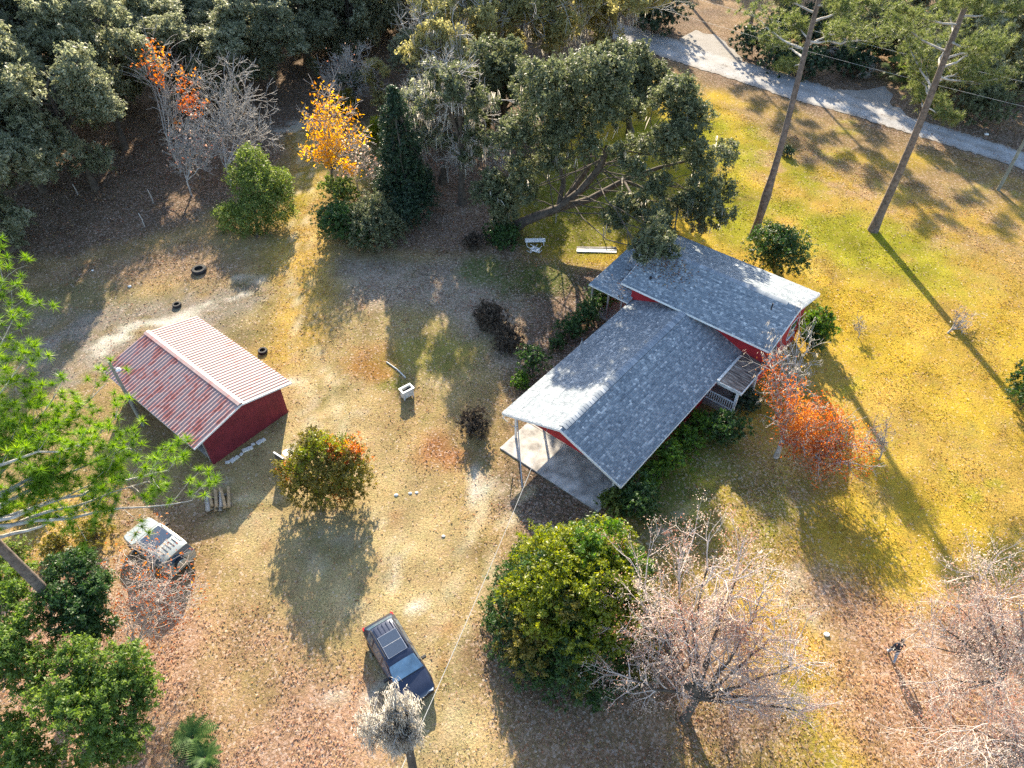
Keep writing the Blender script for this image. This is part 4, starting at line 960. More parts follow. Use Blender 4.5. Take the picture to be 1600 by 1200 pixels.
def copy_tree(root, loc, rz, sc, label, group):
    r_ = root.copy(); C.objects.link(r_); r_.location = loc; r_.rotation_euler = (0, 0, rz); r_.scale = sc; r_['label'] = label
    if group: r_['group'] = group
    for ch in list(root.children):
        c_ = ch.copy(); C.objects.link(c_); c_.parent = r_
    return r_

def px(*rows): return [tuple(G(u, v, z))+(r_,) for u, v, z, r_ in rows]

def auto_lumps(rg, base, h, w, n=14, z0=.35, rr=.30):
    out = []
    for k in range(n):
        t = rg.random()**.8; z = h*(z0+(1-z0)*t*.93); prof = math.sin(math.pi*min(1, .18+.82*(1-t)*.95))**.7
        a = rg.random()*6.283; d = w*.5*prof*math.sqrt(rg.random())*1.05
        out.append((base[0]+d*math.cos(a), base[1]+d*math.sin(a), z, w*rr*rg.uniform(.65, 1.1)*(.6+.5*prof)))
    return out

def shrub(name, label, u, v, w, h, mat, seed, leaf=.14, dens=60, group=None, n=8, cat='shrub', bark='bark', per=14):
    rg = np.random.default_rng(seed); b = G(u, v); L = []
    for k in range(n):
        a = 6.283*k/n+rg.random(); d = w*.28*rg.uniform(.4, 1.1) if k else 0
        L.append((b.x+d*math.cos(a), b.y+d*math.sin(a), h*rg.uniform(.35, .72), w*.26*rg.uniform(.75, 1.15)))
    L.append((b.x, b.y, h*.72, w*.27))
    return tree(name, label, b, L, mat, trunk_r=.05, leaf=leaf, dens=dens, per=per, seed=seed, cat=cat, group=group, bark=bark, start=.1, lowcut=-.95, sub=.2, split=False)

# bare branching
def grow(rg, base, d0, L0, r0, levels, nch=(3, 5), spread=.75, upb=.12, ratio=.66, gnarl=.16):
    segs = []; tips = []
    def rec(p, d, L, r_, lv):
        n = 5 if lv < levels-1 else 4; pts = [p]; q = p.copy(); dd = d.copy()
        for i in range(n-1):
            dd = unit(dd+rg.normal(0, gnarl, 3)+np.array([0, 0, upb*.3])); q = q+dd*L/(n-1); pts.append(q.copy())
        segs.append((np.array(pts), np.linspace(r_, r_*.62 if lv < levels else r_*.3, n), lv))
        if lv >= levels: tips.append((q, dd)); return
        for c in range(rg.integers(*nch)+0):
            i = rg.integers(2, n) if lv else rg.integers(max(1, n-3), n)
            nd_ = unit(pts_dir(pts, i)+rg.normal(0, spread, 3)+np.array([0, 0, upb]))
            rec(pts[i].copy(), nd_, L*ratio*rg.uniform(.75, 1.2), max(r_*.58*rg.uniform(.8, 1.1), .006), lv+1)
        rec(q, unit(dd+rg.normal(0, .2, 3)), L*ratio, max(r_*.6, .006), lv+1)
    def pts_dir(pts, i): return unit(pts[i]-pts[i-1])
    rec(np.array(base, float), unit(np.array(d0, float)), L0, r0, 0)
    return segs, tips

def bare_tree(name, label, base, limbs_, seed, levels=3, bark='pinktwig', leafmat=None, nleaf=0, leaf=.12, moss=0, group=None, trunk_r=.14, lsig=.3, nch=(3, 5), ratio=.62, spread=.75, twig=.010, mosslen=.35, stem=None, trunkmat='palebark', leaf_lumps=None, cat='tree', upb=.12):
    """limbs_: world end points (x y z) for the main limbs; finer wood grows from them"""
    rg = np.random.default_rng(seed); base = np.array(base, float); root = thing(name, label, cat, tuple(base), 0, group)
    stem = np.array(stem, float) if stem is not None else np.array([0, 0, 1.4])
    tr = [tube_np(curve((0, 0, -.15), stem, 5, .05, rg), np.linspace(trunk_r*1.3, trunk_r*.85, 5), 9)]; tw = []; ends = []
    for e in limbs_:
        e = np.array(e)-base; c = curve(stem*rg.uniform(.8, 1.0), e, 8, .07, rg, .05); rb = trunk_r*.55
        tr.append(tube_np(c, np.linspace(rb, rb*.35, 8), 7)); L = np.linalg.norm(e-stem)
        for i in (2, 3, 4, 5, 6, 7):
            for _ in range(2 if i < 7 else 3):
                d = unit(c[i]-c[i-1]); d = unit(d+rg.normal(0, spread, 3)+np.array([0, 0, upb]))
                sg, tp = grow(rg, c[i], d, L*rg.uniform(.20, .36), rb*.34, levels-1, nch, spread, upb, ratio)
                for P_, rr, lv in sg: tw.append(tube_np(P_, np.maximum(rr, twig), 3 if lv else 4))
                ends += [q for q, _ in tp]
    V, F_ = join(tr); np_mesh('trunk', V, F_, M[trunkmat], root, smooth=True)
    V, F_ = join(tw); np_mesh('twigs', V, F_, M[bark], root, kind='stuff')
    E_ = np.array(ends)
    if leafmat and nleaf:
        pk = E_[rg.integers(0, len(E_), nleaf)]
        if leaf_lumps is not None:
            LL = to_local(leaf_lumps, base); dist = np.min(np.linalg.norm(E_[:, None, :]-LL[None, :, :3], axis=2)/LL[None, :, 3], axis=1); ok = E_[dist < 1]
            if len(ok): pk = ok[rg.integers(0, len(ok), nleaf)]
        pk = pk+rg.normal(0, lsig, (nleaf, 3)); V, F_ = leaf_quads(rg, pk, unit(rg.normal(size=(nleaf, 3))+np.array([0, 0, .5])), leaf, .6)
        blk = np.clip(.5+.25*np.sin(pk[:, 0]*2.1)+.25*np.cos(pk[:, 1]*1.7)+rg.normal(0, .22, nleaf), 0, 1); np_mesh('crown', V, F_, M[leafmat], root, tint=blk, kind='stuff')
    if moss:
        V, F_, t = moss_strands(rg, E_[rg.integers(0, len(E_), moss)]+rg.normal(0, .06, (moss, 3)), mosslen); np_mesh('moss', V, F_, M['moss'], root, tint=t, kind='stuff')
    return root

def moss_strands(rg, P_, length=.5, w=.010, per=5):
    """hanging tufts of thin tapering strands"""
    P_ = np.repeat(P_, per, 0)+rg.normal(0, .07, (len(P_)*per, 3)); n = len(P_); L = length*rg.uniform(.4, 1.5, n)
    side = unit(np.stack([rg.normal(size=n), rg.normal(size=n), np.zeros(n)], 1))*w*rg.uniform(.6, 1.5, n)[:, None]
    sw = rg.normal(0, .16, (n, 3))*L[:, None]; mid = P_+sw*.6; mid[:, 2] -= L*.45; end = P_+sw*1.1; end[:, 2] -= L
    V = np.stack([P_-side*.6, P_+side*.6, mid+side, mid-side, end], 1).reshape(-1, 3); k = np.arange(n)[:, None]*5
    return V, [k+np.array([[0, 1, 2, 3]]), k+np.array([[3, 2, 4]])], np.concatenate([rg.random(n)]*2)

def tufts(rg, P_, D_, length=.34, n=30, w=.022, flat=.0):
    """bursts of pine needles: n thin blades around each point, pointing about D"""
    m_ = len(P_); d = unit(D_[:, None, :]*.55+rg.normal(0, .62, (m_, n, 3))); L = length*rg.uniform(.65, 1.15, (m_, n, 1))
    s = unit(np.cross(d, rg.normal(size=(m_, n, 3))))*w; p0 = np.broadcast_to(P_[:, None, :], d.shape); tip = p0+d*L; tip[..., 2] -= .10*L[..., 0]
    V = np.stack([p0+s, p0-s, tip], 2).reshape(-1, 3); F_ = np.arange(3*m_*n).reshape(-1, 3)
    tb = np.clip(rg.normal(.5, .2, m_), 0, 1); t = np.clip(tb[:, None]*.6+rg.random((m_, n))*.45, 0, 1).ravel()
    return V, F_, t

def pine(name, label, base, height, r0, branches, mat, seed, tuft=.36, nn=26, w=.022, group=None, knots=0, few=False):
    """branches: list of (z0, world tip xyz); twigs and needle tufts grow on the outer part of each"""
    rg = np.random.default_rng(seed); base = np.array(base, float); root = thing(name, label, 'tree', tuple(base), 0, group)
    zs = np.linspace(-.2, height, 14); Tk = np.stack([.10*np.sin(zs*.25), .10*np.cos(zs*.3)-.1, zs], 1); rad = r0*(1-.72*np.linspace(0, 1, 14)); rad[0] *= 1.35
    if knots: rad[2] *= 1.35
    tr = [tube_np(Tk, rad, 12)]; br = []; TP, TD = [], []
    for z0, tip in branches:
        a = np.array([np.interp(z0, zs, Tk[:, 0]), np.interp(z0, zs, Tk[:, 1]), z0]); e = np.array(tip)-base; L = np.linalg.norm(e-a)
        c = curve(a, e, 9, .05, rg, -.06); rb = min(.10, .02*L+.015); br.append(tube_np(c, np.linspace(rb, .014, 9), 6))
        for i in range(3, 9):
            for s in (-1, 1, 0):
                if rg.random() < (.32 if few else .12): continue
                ax = unit(c[i]-c[i-1]); sd_ = unit(np.cross(ax, [0, 0, 1]))*s; ln = L*.26*(1.15-.5*i/8)*rg.uniform(.6, 1.2)
                if s == 0: sd_ = np.array([0, 0, .5])
                en = c[i]+(ax*.6+sd_*.8+np.array([0, 0, .18]))*ln; cc = curve(c[i], en, 4, .10, rg); br.append(tube_np(cc, np.linspace(.014, .007, 4), 4))
                for q in ((2, 3) if few else (1, 2, 3)):
                    for _ in range(2):
                        TP.append(cc[q]+rg.normal(0, .24 if few else .10+.05*q, 3)); TD.append(unit(unit(cc[q]-cc[q-1])*.5+np.array([0, 0, .6])+rg.normal(0, .25, 3)))
    V, F_ = join(tr); np_mesh('trunk', V, F_, M['pinebark'], root, smooth=True); V, F_ = join(br); np_mesh('branches', V, F_, M['palebark'], root, smooth=True)
    V, F_, t = tufts(rg, np.array(TP), np.array(TD), tuft, nn, w); np_mesh('needles', V, F_, M[mat], root, tint=t, kind='stuff')
    return root

# ------------------------------------------------------------------ the trees round the house
# old leaning live oak behind the house
ob = G(790, 362)
LO = px((800,290,5,2.2),(768,305,4,1.8),(830,262,6.5,2.0),(815,225,8.2,2.2),(870,185,10.4,2.6),(890,150,12.6,2.8),(850,130,13,2.2),(925,125,13.8,2.6),(860,240,7.6,1.8),(905,215,9.6,2.0),(955,105,14.4,1.8),
        (1055,170,11.8,2.3),(1090,205,10.4,2.4),(1115,250,8.4,2.0),(1050,235,9.2,2.2),(1100,300,6.4,1.9),(1118,330,5.6,1.4),(985,245,8.6,1.9),(1060,325,5.5,1.4),(985,325,5.2,1.6),(960,345,4.6,1.2),
        (1015,345,5.3,1.4),(1018,382,6.4,1.25),(1052,385,6.3,1.0),(1000,395,6.1,.8),(1030,360,6.4,1.2),(780,325,2.6,1.4),(1015,285,7.4,1.6),(940,170,11.6,2.2),(1085,345,4.4,1.3))
A0 = np.array([0, 0, -.2]); obn = np.array(ob)
def rel(u, v, z): return np.array(G(u, v, z))-obn
def oak_extra(root, rg, L):
    pts = []
    for (x, y, z, r_) in L:
        for _ in range(4): pts.append(np.array([x, y, z])+unit(rg.normal(size=3))*r_*.9)
    V, F_, t = moss_strands(rg, np.array(pts), .8, .03, 3); np_mesh('moss', V, F_, M['moss'], root, tint=t, kind='stuff')
fork = rel(872, 326, 2.6)
root = tree('live_oak', 'old live oak leaning right on heavy limbs, its crown hanging over the back roof', ob, LO, 'oak', trunk_r=.48, trunk=[A0, fork*.35+np.array([0,0,.2]), fork*.7+np.array([0,0,.15]), fork, rel(905,300,4.2), rel(935,265,6.6), rel(950,230,8.8)], leaf=.22, dens=40, per=19, seed=3, extra=oak_extra, sub=.42, limb_r=.13)
rg0 = np.random.default_rng(5); pr = [tube_np(np.array([fork*.8, fork, rel(920,312,3.2), rel(975,282,4.6), rel(1030,262,6.2), rel(1080,250,7)]), [.34,.34,.30,.24,.16,.08], 9),
      tube_np(np.array([fork, rel(900,290,4.2), rel(920,262,5.8), rel(925,225,8), rel(915,180,9.5)]), [.28,.24,.2,.15,.07], 8), tube_np(np.array([fork, rel(880,285,4.5), rel(870,240,6.5), rel(865,190,8.5)]), [.25,.2,.15,.07], 8),
      tube_np(np.array([rel(975,282,4.6), rel(1020,300,5.3), rel(1060,320,5.5), rel(1050,385,6.1)]), [.15,.12,.09,.03], 7), tube_np(np.array([rel(975,282,4.6), rel(1000,330,5.2), rel(1020,380,6.0)]), [.12,.08,.03], 7)]
V, F_ = join(pr); np_mesh('limb', V, F_, M['bark'], root, smooth=True)
# second oak with an upright dark trunk
tree('live_oak', 'upright dark-trunked oak standing left behind the leaning oak', G(795, 207), px((790,120,8,2.6),(760,140,7,2.2),(820,130,7.5,2.2),(770,105,9.5,2.4),(805,95,10,2.2),(745,165,5.5,1.7),(830,155,6.5,1.6)), 'oak', .42, leaf=.24, dens=38, seed=8)
tree('live_oak', 'dense dark green oak between the leaning oak and the gravel lane', G(985, 205), px((985,125,8,2.6),(965,150,7,2.2),(1010,140,7,2.2),(990,100,9.5,2.2),(960,110,9,2.0),(1015,115,8.5,1.8),(975,175,5,1.7)), 'oak', .36, leaf=.23, dens=40, seed=9)
# moss-hung yellowing oaks at the back
def mossy(label, u, v, h, w, seed, mat='moss_oak'):
    rg = np.random.default_rng(seed); b = G(u, v); L = auto_lumps(rg, b, h, w, 17, .32, .20)
    def ex(root, rg, L_):
        pts = [np.array(l[:3])+unit(rg.normal(size=3))*l[3]*1.0*rg.random() for l in L_ for _ in range(20)]
        V, F_, t = moss_strands(rg, np.array(pts), .9, .035, 4); np_mesh('moss', V, F_, M['moss'], root, tint=t, kind='stuff')
        tw = []
        for l in L_:
            for _ in range(3):
                sg, tp = grow(rg, np.array(l[:3]), unit(rg.normal(size=3)+np.array([0,0,.4])), l[3]*1.3, .05, 2, (2, 4))
                tw += [tube_np(P_, np.maximum(rr, .02), 3) for P_, rr, lv in sg]
        V, F_ = join(tw); np_mesh('twigs', V, F_, M['palebark'], root, kind='stuff')
    return tree('mossy_oak', label, b, L, mat, .34, leaf=.27, dens=26, per=15, seed=seed, extra=ex, sub=.5)
mossy('moss-hung yellowing oak, leftmost of the yellow row before the lane', 715, 165, 14, 9, 31)
mossy('moss-hung yellowing oak, second of the yellow row before the lane', 775, 140, 14.5, 10, 32)
mossy('moss-hung yellowing oak, third of the yellow row before the lane', 860, 135, 14.5, 11, 33)
mossy('tall moss-hung yellow oak nearest the gravel lane', 945, 125, 14.5, 11, 34)
mossy('moss-hung oak at the top edge left of the lane', 905, 60, 17, 11, 35)
mossy('grey moss-hung oak between the cedar and the upright oak', 700, 215, 12, 7, 36)
mossy('tall moss-hung oak at the top edge above the cedar', 640, 105, 17, 10, 37, 'oak_far')
# small undergrowth trees by the cedar
mossy('tall slender grey-green mossy tree standing between cedar and leaning oak', 722, 318, 13.5, 6.0, 12, 'oak')
mossy('slender grey mossy tree right beside the cedar', 690, 285, 11, 5.0, 13, 'oak_far')
for k, (u, v, h, w_, mt, lab) in enumerate(((560,160,5,3.4,'oak','small olive tree in the gap left above the cedar'),(600,175,6,3.6,'moss_oak','small yellowish tree just above the cedar top'),(660,200,6.5,3.8,'oak','small olive tree right above the cedar'),(668,245,7,3.4,'moss_oak','small yellowish tree right beside the cedar'),(752,245,8.5,4.4,'oak','small dull tree left of the upright oak foot'),
        (648,150,8,4.4,'oak_far','grey-green tree above the cedar under the tall mossy oak'),(725,175,7,4.0,'moss_oak','yellowish understorey tree below the leftmost yellow oak'),(760,205,5,3.0,'brown_vine','brownish understorey tree left of the upright oak trunk'),(545,185,3,2.6,'brown_vine','brown thorny brush right above the golden maple'),(590,225,2.6,2.4,'vine','yellow-green brush left of the cedar'),(850,215,5,3.4,'oak','olive tree right behind the upright oak trunk'),(900,190,6,4,'moss_oak','yellowish tree behind the leaning oak crown'))):
    rq = np.random.default_rng(500+k); b = G(u, v); tree('understorey_tree', lab, b, auto_lumps(rq, b, h, w_, 11, .15, .2), mt, .08, leaf=.2, dens=30, seed=500+k, sub=.4)
for k, (u, v, e, lab) in enumerate(((700,285,((690,225,4),(715,230,4),(705,210,5),(725,255,3)),'thin grey leafless tree right of the cedar'),(545,150,((535,110,4.5),(555,105,5),(525,130,3.5),(570,125,3.8)),'grey leafless brush tree above the golden maple'),(765,270,((750,235,3),(775,225,3.4),(785,250,2.6)),'small grey leafless tree left of the leaning oak crown'))):
    bare_tree('bare_tree', lab, G(u, v), [tuple(G(*q)) for q in e], 520+k, 3, 'palebark', 'pinkdry', 250, .16, 80, trunk_r=.07, stem=(0, 0, 1.3), twig=.016)
# cedar
rg = np.random.default_rng(14); cb = G(636, 330); LC = []
for k in range(46):
    t = k/45; z = .9+10.6*t; w_ = 2.25*(1-t)**.75+.28; a = k*2.4
    LC.append((cb.x+.62*w_*math.cos(a)*(1 if k < 43 else 0), cb.y+.62*w_*math.sin(a)*(1 if k < 43 else 0), z, .55*w_+.16))
tree('cedar', 'tall dark columnar cedar beside the golden maple', cb, LC, 'cedar', .2, trunk=[(0,0,-.2),(0,0,5),(0,0,11.2)], leaf=.2, dens=48, per=16, seed=14, start=.05, asp=.28, sub=.3, up=.1)
# golden maple
gb = G(529, 318)
def mleaf(rg_, rows): return px(*rows)
LG = px((515,160,9,1.2),(500,185,8,1.1),(540,180,8,1.1),(520,200,7.4,1.2),(485,195,7.5,.8),(550,210,7,.8),(515,150,9.8,.8),(505,230,5.8,.9),(480,238,5.5,.7),(560,215,6.2,.6),(545,262,3.8,.6),(512,250,5,.6),(525,225,6,.7))
bare_tree('golden_maple', 'slim maple with glowing golden-yellow leaves at the wood edge', gb, [l[:3] for l in LG], 15, 2, 'pinktwig', 'yellow', 1900, .24, 0, trunk_r=.09, lsig=.28, stem=(0, .1, 4.2), trunkmat='bark', twig=.014, leaf_lumps=[(a, b, c, d*1.5) for a, b, c, d in LG])
# orange maple and bare trees on the left
LA = px((240,85,10,1.1),(235,110,9,1.0),(255,120,8.6,.9),(300,130,7.6,1.0),(285,118,8,.7),(300,170,5.8,1.1),(320,178,5.5,.7),(275,165,6.4,.9),(260,150,7,.8))
bare_tree('orange_maple', 'thin half-bare maple with orange leaves at its top by the dark wood', G(283, 268), [l[:3] for l in LA], 16, 2, 'palebark', 'orange', 750, .24, 0, trunk_r=.10, lsig=.25, stem=(-.2, 0, 3.6), twig=.016, leaf_lumps=px((238,90,10,1.6),(235,115,9,1.4),(290,128,7.8,1.3),(303,168,5.8,1.4),(275,195,5,.7)))
bare_tree('bare_tree', 'grey leafless tree with a fan of fine twigs right of the orange maple', G(362, 290), px((352,135,7.6,0),(330,165,6.2,0),(385,160,6.4,0),(400,195,5,0),(365,185,5.4,0),(338,200,4.6,0),(410,215,4,0))and [l[:3] for l in px((352,135,7.6,0),(330,165,6.2,0),(385,160,6.4,0),(400,195,5,0),(365,185,5.4,0),(338,200,4.6,0),(410,215,4,0))], 17, 3, 'palebark', None, 0, trunk_r=.10, stem=(0, 0, 2.2), twig=.016)
bare_tree('bare_tree', 'grey leafless tree leaning over the green sapling by the wood', G(300, 305), [l[:3] for l in px((290,215,4.8,0),(318,208,5,0),(275,240,3.6,0),(335,235,3.8,0),(310,245,3.4,0),(300,225,4.5,0))], 18, 3, 'palebark', 'pinkdry', 250, .22, 0, trunk_r=.08, stem=(0, 0, 1.6), twig=.016)
bare_tree('bare_tree', 'low scraggly leafless tree behind the golden maple', G(560, 300), [l[:3] for l in px((548,235,4.2,0),(575,240,3.8,0),(590,262,2.8,0),(535,258,3.2,0))], 19, 3, 'palebark', 'pinkdry', 300, .2, 0, trunk_r=.07, stem=(0, 0, 1.2), twig=.014)
tree('green_sapling', 'bushy bright green young tree at the edge of the sunny track', G(402, 372), px((400,335,1.4,2.0),(370,340,1.3,1.6),(432,325,1.7,1.7),(405,290,3.2,2.0),(380,280,3.4,1.4),(432,285,3.2,1.4),(395,255,4.6,1.4),(388,235,5.4,.6),(350,335,1.0,.9),(440,300,2.4,.9)), 'pale_shrub', .12, leaf=.16, dens=85, seed=20, sub=.36, split=False)
# thicket under the maple and cedar
shrub('thicket_shrub', 'dark green thicket shrub at the foot of the cedar, rightmost', 640, 352, 5.0, 3.8, 'cedar', 41, .16, 60)
shrub('thicket_shrub', 'dull green thicket shrub in the middle below the golden maple', 590, 372, 6.5, 3.4, 'oak', 42, .16, 60)
shrub('thicket_shrub', 'olive green thicket shrub, nearest to the sunny track', 540, 378, 5.4, 3.6, 'shrub', 43, .16, 60)
shrub('thicket_shrub', 'low green thicket shrub directly under the golden maple trunk', 540, 330, 4.0, 3.4, 'pale_shrub', 44, .18, 40)
shrub('thicket_shrub', 'round dark evergreen shrub right of the cedar', 670, 290, 1.9, 1.8, 'cedar', 45, .16, 50)
# undergrowth under the old oak
shrub('undergrowth_shrub', 'dark green undergrowth shrub round the foot of the leaning oak', 790, 378, 4.4, 1.2, 'shrub', 46, .16, 40)
shrub('undergrowth_shrub', 'small dark brush heap left of the leaning oak foot', 742, 385, 2.2, 1.1, 'twigleaf', 47, .16, 40)
# brush beside the house
for k, (u, v, w_, h, mt, lab) in enumerate(((768,505,3.6,1.3,'twigleaf','dark dead brush heap, upper one left of the house'),(795,540,3.0,1.1,'twigleaf','dark dead brush heap, lower one left of the house'),(740,675,2.5,1.6,'twigleaf','round dark dead bush on the dry ground in front of the carport'),
        (832,580,2.8,2.2,'shrub','round glossy green shrub standing left of the house wall'),(815,600,2.0,.8,'bright_shrub','low green ground cover below the round shrub left of the house'),
        (918,502,3.0,1.9,'shrub','green hedge shrub against the left eave, upper one'),(893,524,2.6,1.7,'shrub','green hedge shrub against the left eave, middle one'),(940,478,2.8,1.6,'shrub','green hedge shrub under the side porch posts'),(872,545,1.6,1.0,'shrub','green hedge shrub against the left eave, lowest one'))):
    shrub('shrub' if mt != 'twigleaf' else 'dead_bush', lab, u, v, w_, h, mt, 50+k, .13, 60)
# along the front of the house
for k, (u, v, w_, h, mt, lab) in enumerate(((1133,688,3.4,2.2,'shrub','round dark green shrub right below the entrance porch'),(1098,672,2.4,1.4,'bright_shrub','low bright shrub left of the round porch shrub'),(1165,640,2.2,1.5,'cedar','dark shrub at the corner under the porch column'),
        (1042,733,2.9,2.4,'bright_shrub','bright green leggy shrub midway along the right eave'),(1072,700,2.6,1.6,'bright_shrub','green shrub under the right eave between porch and leggy shrub'),(992,795,3.3,2.2,'shrub','rounded green shrub at the front right roof corner'),(955,795,2.2,1.6,'pale_shrub','pale green shrub touching the vine-covered thicket'),(1015,757,2.2,1.4,'bright_shrub','low green shrub beside the front right roof corner'),
        (1208,424,5.4,4.0,'shrub','large round evergreen shrub behind the house ridge beside the pine'),(1268,532,3.2,3.2,'bright_shrub','green shrub against the red right gable wall'),(1265,545,2.0,1.8,'shrub','dark shrub at the foot of the red right gable'),
        (1594,640,4.4,4.8,'shrub','tall green shrub cut by the right edge of the lawn'),(1230,243,1.6,.9,'cedar','small dark clump of grass-like growth behind the left pine'))):
    shrub('shrub', lab, u, v, w_, h, mt, 70+k, .15, 58)
# autumn bush by the barn
rgx = np.random.default_rng(91); bc = G(503, 768)
def add_orange(root, rg, L):
    V, F_, t = foliage(rg, to_local(px((545,692,3.8,.9),(558,712,3.0,.8),(530,765,1.2,.6),(448,738,2.2,.6),(520,700,3.8,.6)), np.array(bc)), .12, 22, 14); np_mesh('orange_leaves', V, F_, M['orange'], root, tint=t, kind='stuff')
    V, F_, t = foliage(rg, to_local(px((490,695,4.2,1.0),(515,705,3.8,1.1),(458,738,2.2,1.0),(540,740,2.2,1.0),(480,720,3.2,1.0),(505,760,1.4,1.0)), np.array(bc)), .12, 45, 14); np_mesh('yellow_green_leaves', V, F_, M['vine'], root, tint=t, kind='stuff')
tree('autumn_bush', 'rounded autumn bush with orange, yellow and green leaves right of the barn', bc, px((500,730,2.6,1.7),(462,740,2.0,1.3),(540,735,2.3,1.4),(490,705,3.5,1.3),(530,710,3.2,1.1),(520,765,1.0,1.3),(475,768,1.0,1.2),(552,755,1.2,1.1),(488,680,4.6,.45)), 'brown_vine', .07, leaf=.13, dens=95, seed=92, extra=add_orange, cat='bush', start=.1, sub=.22, split=False)
# vine-covered thicket
dc = Vector((3.45, 18.0, 0)); rg = np.random.default_rng(95); LD = []; LV = []; LB = []
for k in range(74):
    a = k*2.39996+rg.normal(0, .12); t = (k+.5)/74; el = math.asin(t*.97); ca = math.cos(el)
    rr_ = 4.6*(.80+.30*rg.random()); x = dc.x+ca*rr_*.86*math.cos(a); y = dc.y+ca*rr_*.84*math.sin(a); z = .6+5.9*math.sin(el)*.86
    e = (x, y, z, rg.uniform(.7, 1.15))
    south = -math.sin(a)*ca
    if z > 3.0 and rg.random() < .8: LV.append(e)
    elif z > 1.4 and rg.random() < .5: LB.append(e)
    else: LD.append(e)
for a in np.linspace(0, 6.28, 15): LD.append((dc.x+3.9*math.cos(a), dc.y+3.7*math.sin(a), .85, 1.15))
LD += [(dc.x+a_, dc.y+b_, c_, 1.9) for a_, b_, c_ in ((0,0,3.6),(1.6,.6,3.2),(-1.6,.4,3.0),(.2,-1.8,2.8),(.3,1.8,3.2),(0,0,1.6))]
def add_v(root, rg, L):
    for nm, LL, mt in (('yellow_vine', LV, 'vine'), ('brown_vine', LB, 'brown_vine')):
        V, F_, t = foliage(rg, to_local(LL, np.array(dc)), .14, 70, 17, sub=.28, split=False); np_mesh(nm, V, F_, M[mt], root, tint=t, kind='stuff')
    V, F_, t = foliage(rg, to_local([(dc.x+1.3, dc.y+1.6, 5.4, 1.0), (dc.x+.3, dc.y+.9, 5.8, .9), (dc.x+2.6, dc.y+.6, 4.6, .8)], np.array(dc)), .15, 60, 16); np_mesh('green_sprays', V, F_, M['bright_shrub'], root, tint=t, kind='stuff')
tree('vine_thicket', 'huge dome-shaped thicket overgrown with yellow-green vines in front of the house', dc, LD, 'shrub', .22, leaf=.14, dens=66, per=17, seed=96, extra=add_v, cat='thicket', start=.2, sub=.28, split=False)

# orange-leaved tree by the porch
LP = px((1215,600,4.6,1.0),(1240,640,4.2,1.2),(1260,665,3.6,1.2),(1295,690,3.0,1.2),(1330,695,2.8,1.1),(1290,725,2.0,1.0),(1250,690,3.0,1.1),(1270,640,3.8,.9),(1340,725,1.9,.9),(1205,575,5.2,.7),(1310,660,3.3,.8))
bare_tree('autumn_tree', 'spreading tree with orange-red leaves beside the entrance porch', G(1212, 714), [l[:3] for l in LP], 101, 2, 'palebark', 'russet', 6200, .13, 200, trunk_r=.15, lsig=.30, stem=(.1, .2, 1.5), twig=.012, mosslen=.25, leaf_lumps=[(a, b, c, d*1.25) for a, b, c, d in LP])
bare_tree('bare_tree', 'pale grey leafless mossy tree standing at the red gable corner', G(1222, 660), [l[:3] for l in px((1225,540,4.2,0),(1245,530,4.6,0),(1255,555,3.8,0),(1215,560,4.0,0),(1235,580,3.4,0),(1250,600,2.8,0))], 102, 2, 'palebark', None, 0, moss=320, trunk_r=.11, stem=(0, 0, 1.6), twig=.013, mosslen=.22)
bare_tree('bare_tree', 'small grey twiggy leafless tree right of the orange tree', G(1372, 718), [l[:3] for l in px((1365,670,2.2,0),(1385,668,2.2,0),(1350,690,1.6,0),(1378,690,1.4,0))], 103, 2, 'palebark', 'pinkdry', 200, .12, moss=60, trunk_r=.05, stem=(0, 0, .7), twig=.010, mosslen=.2)

# pinkish bare trees in the foreground
PB = G(1068, 1123)
LPk = px((1060,905,6.0,0),(1105,890,6.4,0),(1010,930,5.2,0),(1150,905,6.0,0),(1000,1000,4.0,0),(1165,985,4.6,0),(1200,1000,4.8,0),(1235,1040,4.0,0),(985,1060,3.0,0),(1215,1090,3.2,0),(1080,960,5.6,0),(1130,950,5.4,0),(1040,985,4.6,0),(1185,940,5.4,0),(1245,1110,2.8,0))
bare_tree('pink_bare_tree', 'wide leafless tree with pinkish mossy twigs beside the vine thicket', PB, [l[:3] for l in LPk], 111, 3, 'pinktwig', 'pinkdry', 21000, .07, 1100, trunk_r=.2, lsig=.17, stem=(.55, .5, 1.5), twig=.006, mosslen=.16, nch=(2, 4), trunkmat='bark')
bare_tree('pink_bare_tree', 'leafless reddish twiggy tree right of the walking person', G(1556, 1082), [l[:3] for l in px((1535,930,5.5,0),(1500,950,5,0),(1560,930,5.4,0),(1478,985,4.2,0),(1455,1010,3.4,0),(1595,960,5,0),(1488,1060,3.2,0),(1472,1085,2.4,0),(1520,900,5.8,0),(1590,1010,4,0))], 112, 3, 'pinktwig', 'pinkdry', 10500, .07, 500, trunk_r=.14, lsig=.22, stem=(-.2, .3, 1.6), trunkmat='bark', twig=.006, mosslen=.16, nch=(2, 4))
bare_tree('mossy_snag', 'leafless tree with bright pale moss at the right edge', G(1606, 1090), [l[:3] for l in px((1598,1000,3.6,0),(1615,985,3.9,0),(1590,1020,3.2,0),(1630,1010,3.6,0))], 113, 2, 'palebark', None, 0, moss=500, trunk_r=.12, stem=(0, 0, 1.4), twig=.012, mosslen=.22)
bare_tree('mossy_snag', 'leafless mossy tree in the bottom right corner', G(1640, 1240), [l[:3] for l in px((1545,1130,4.4,0),(1580,1110,4.8,0),(1600,1150,4,0),(1500,1170,3.4,0),(1560,1180,3.4,0),(1620,1090,5,0),(1520,1140,4.2,0))], 114, 3, 'pinktwig', 'pinkdry', 6000, .07, 500, trunk_r=.10, stem=(-.2, .2, 1.6), trunkmat='bark', twig=.007, mosslen=.18, nch=(2, 4))
SB = Vector((-3.7, 8.9, 0))
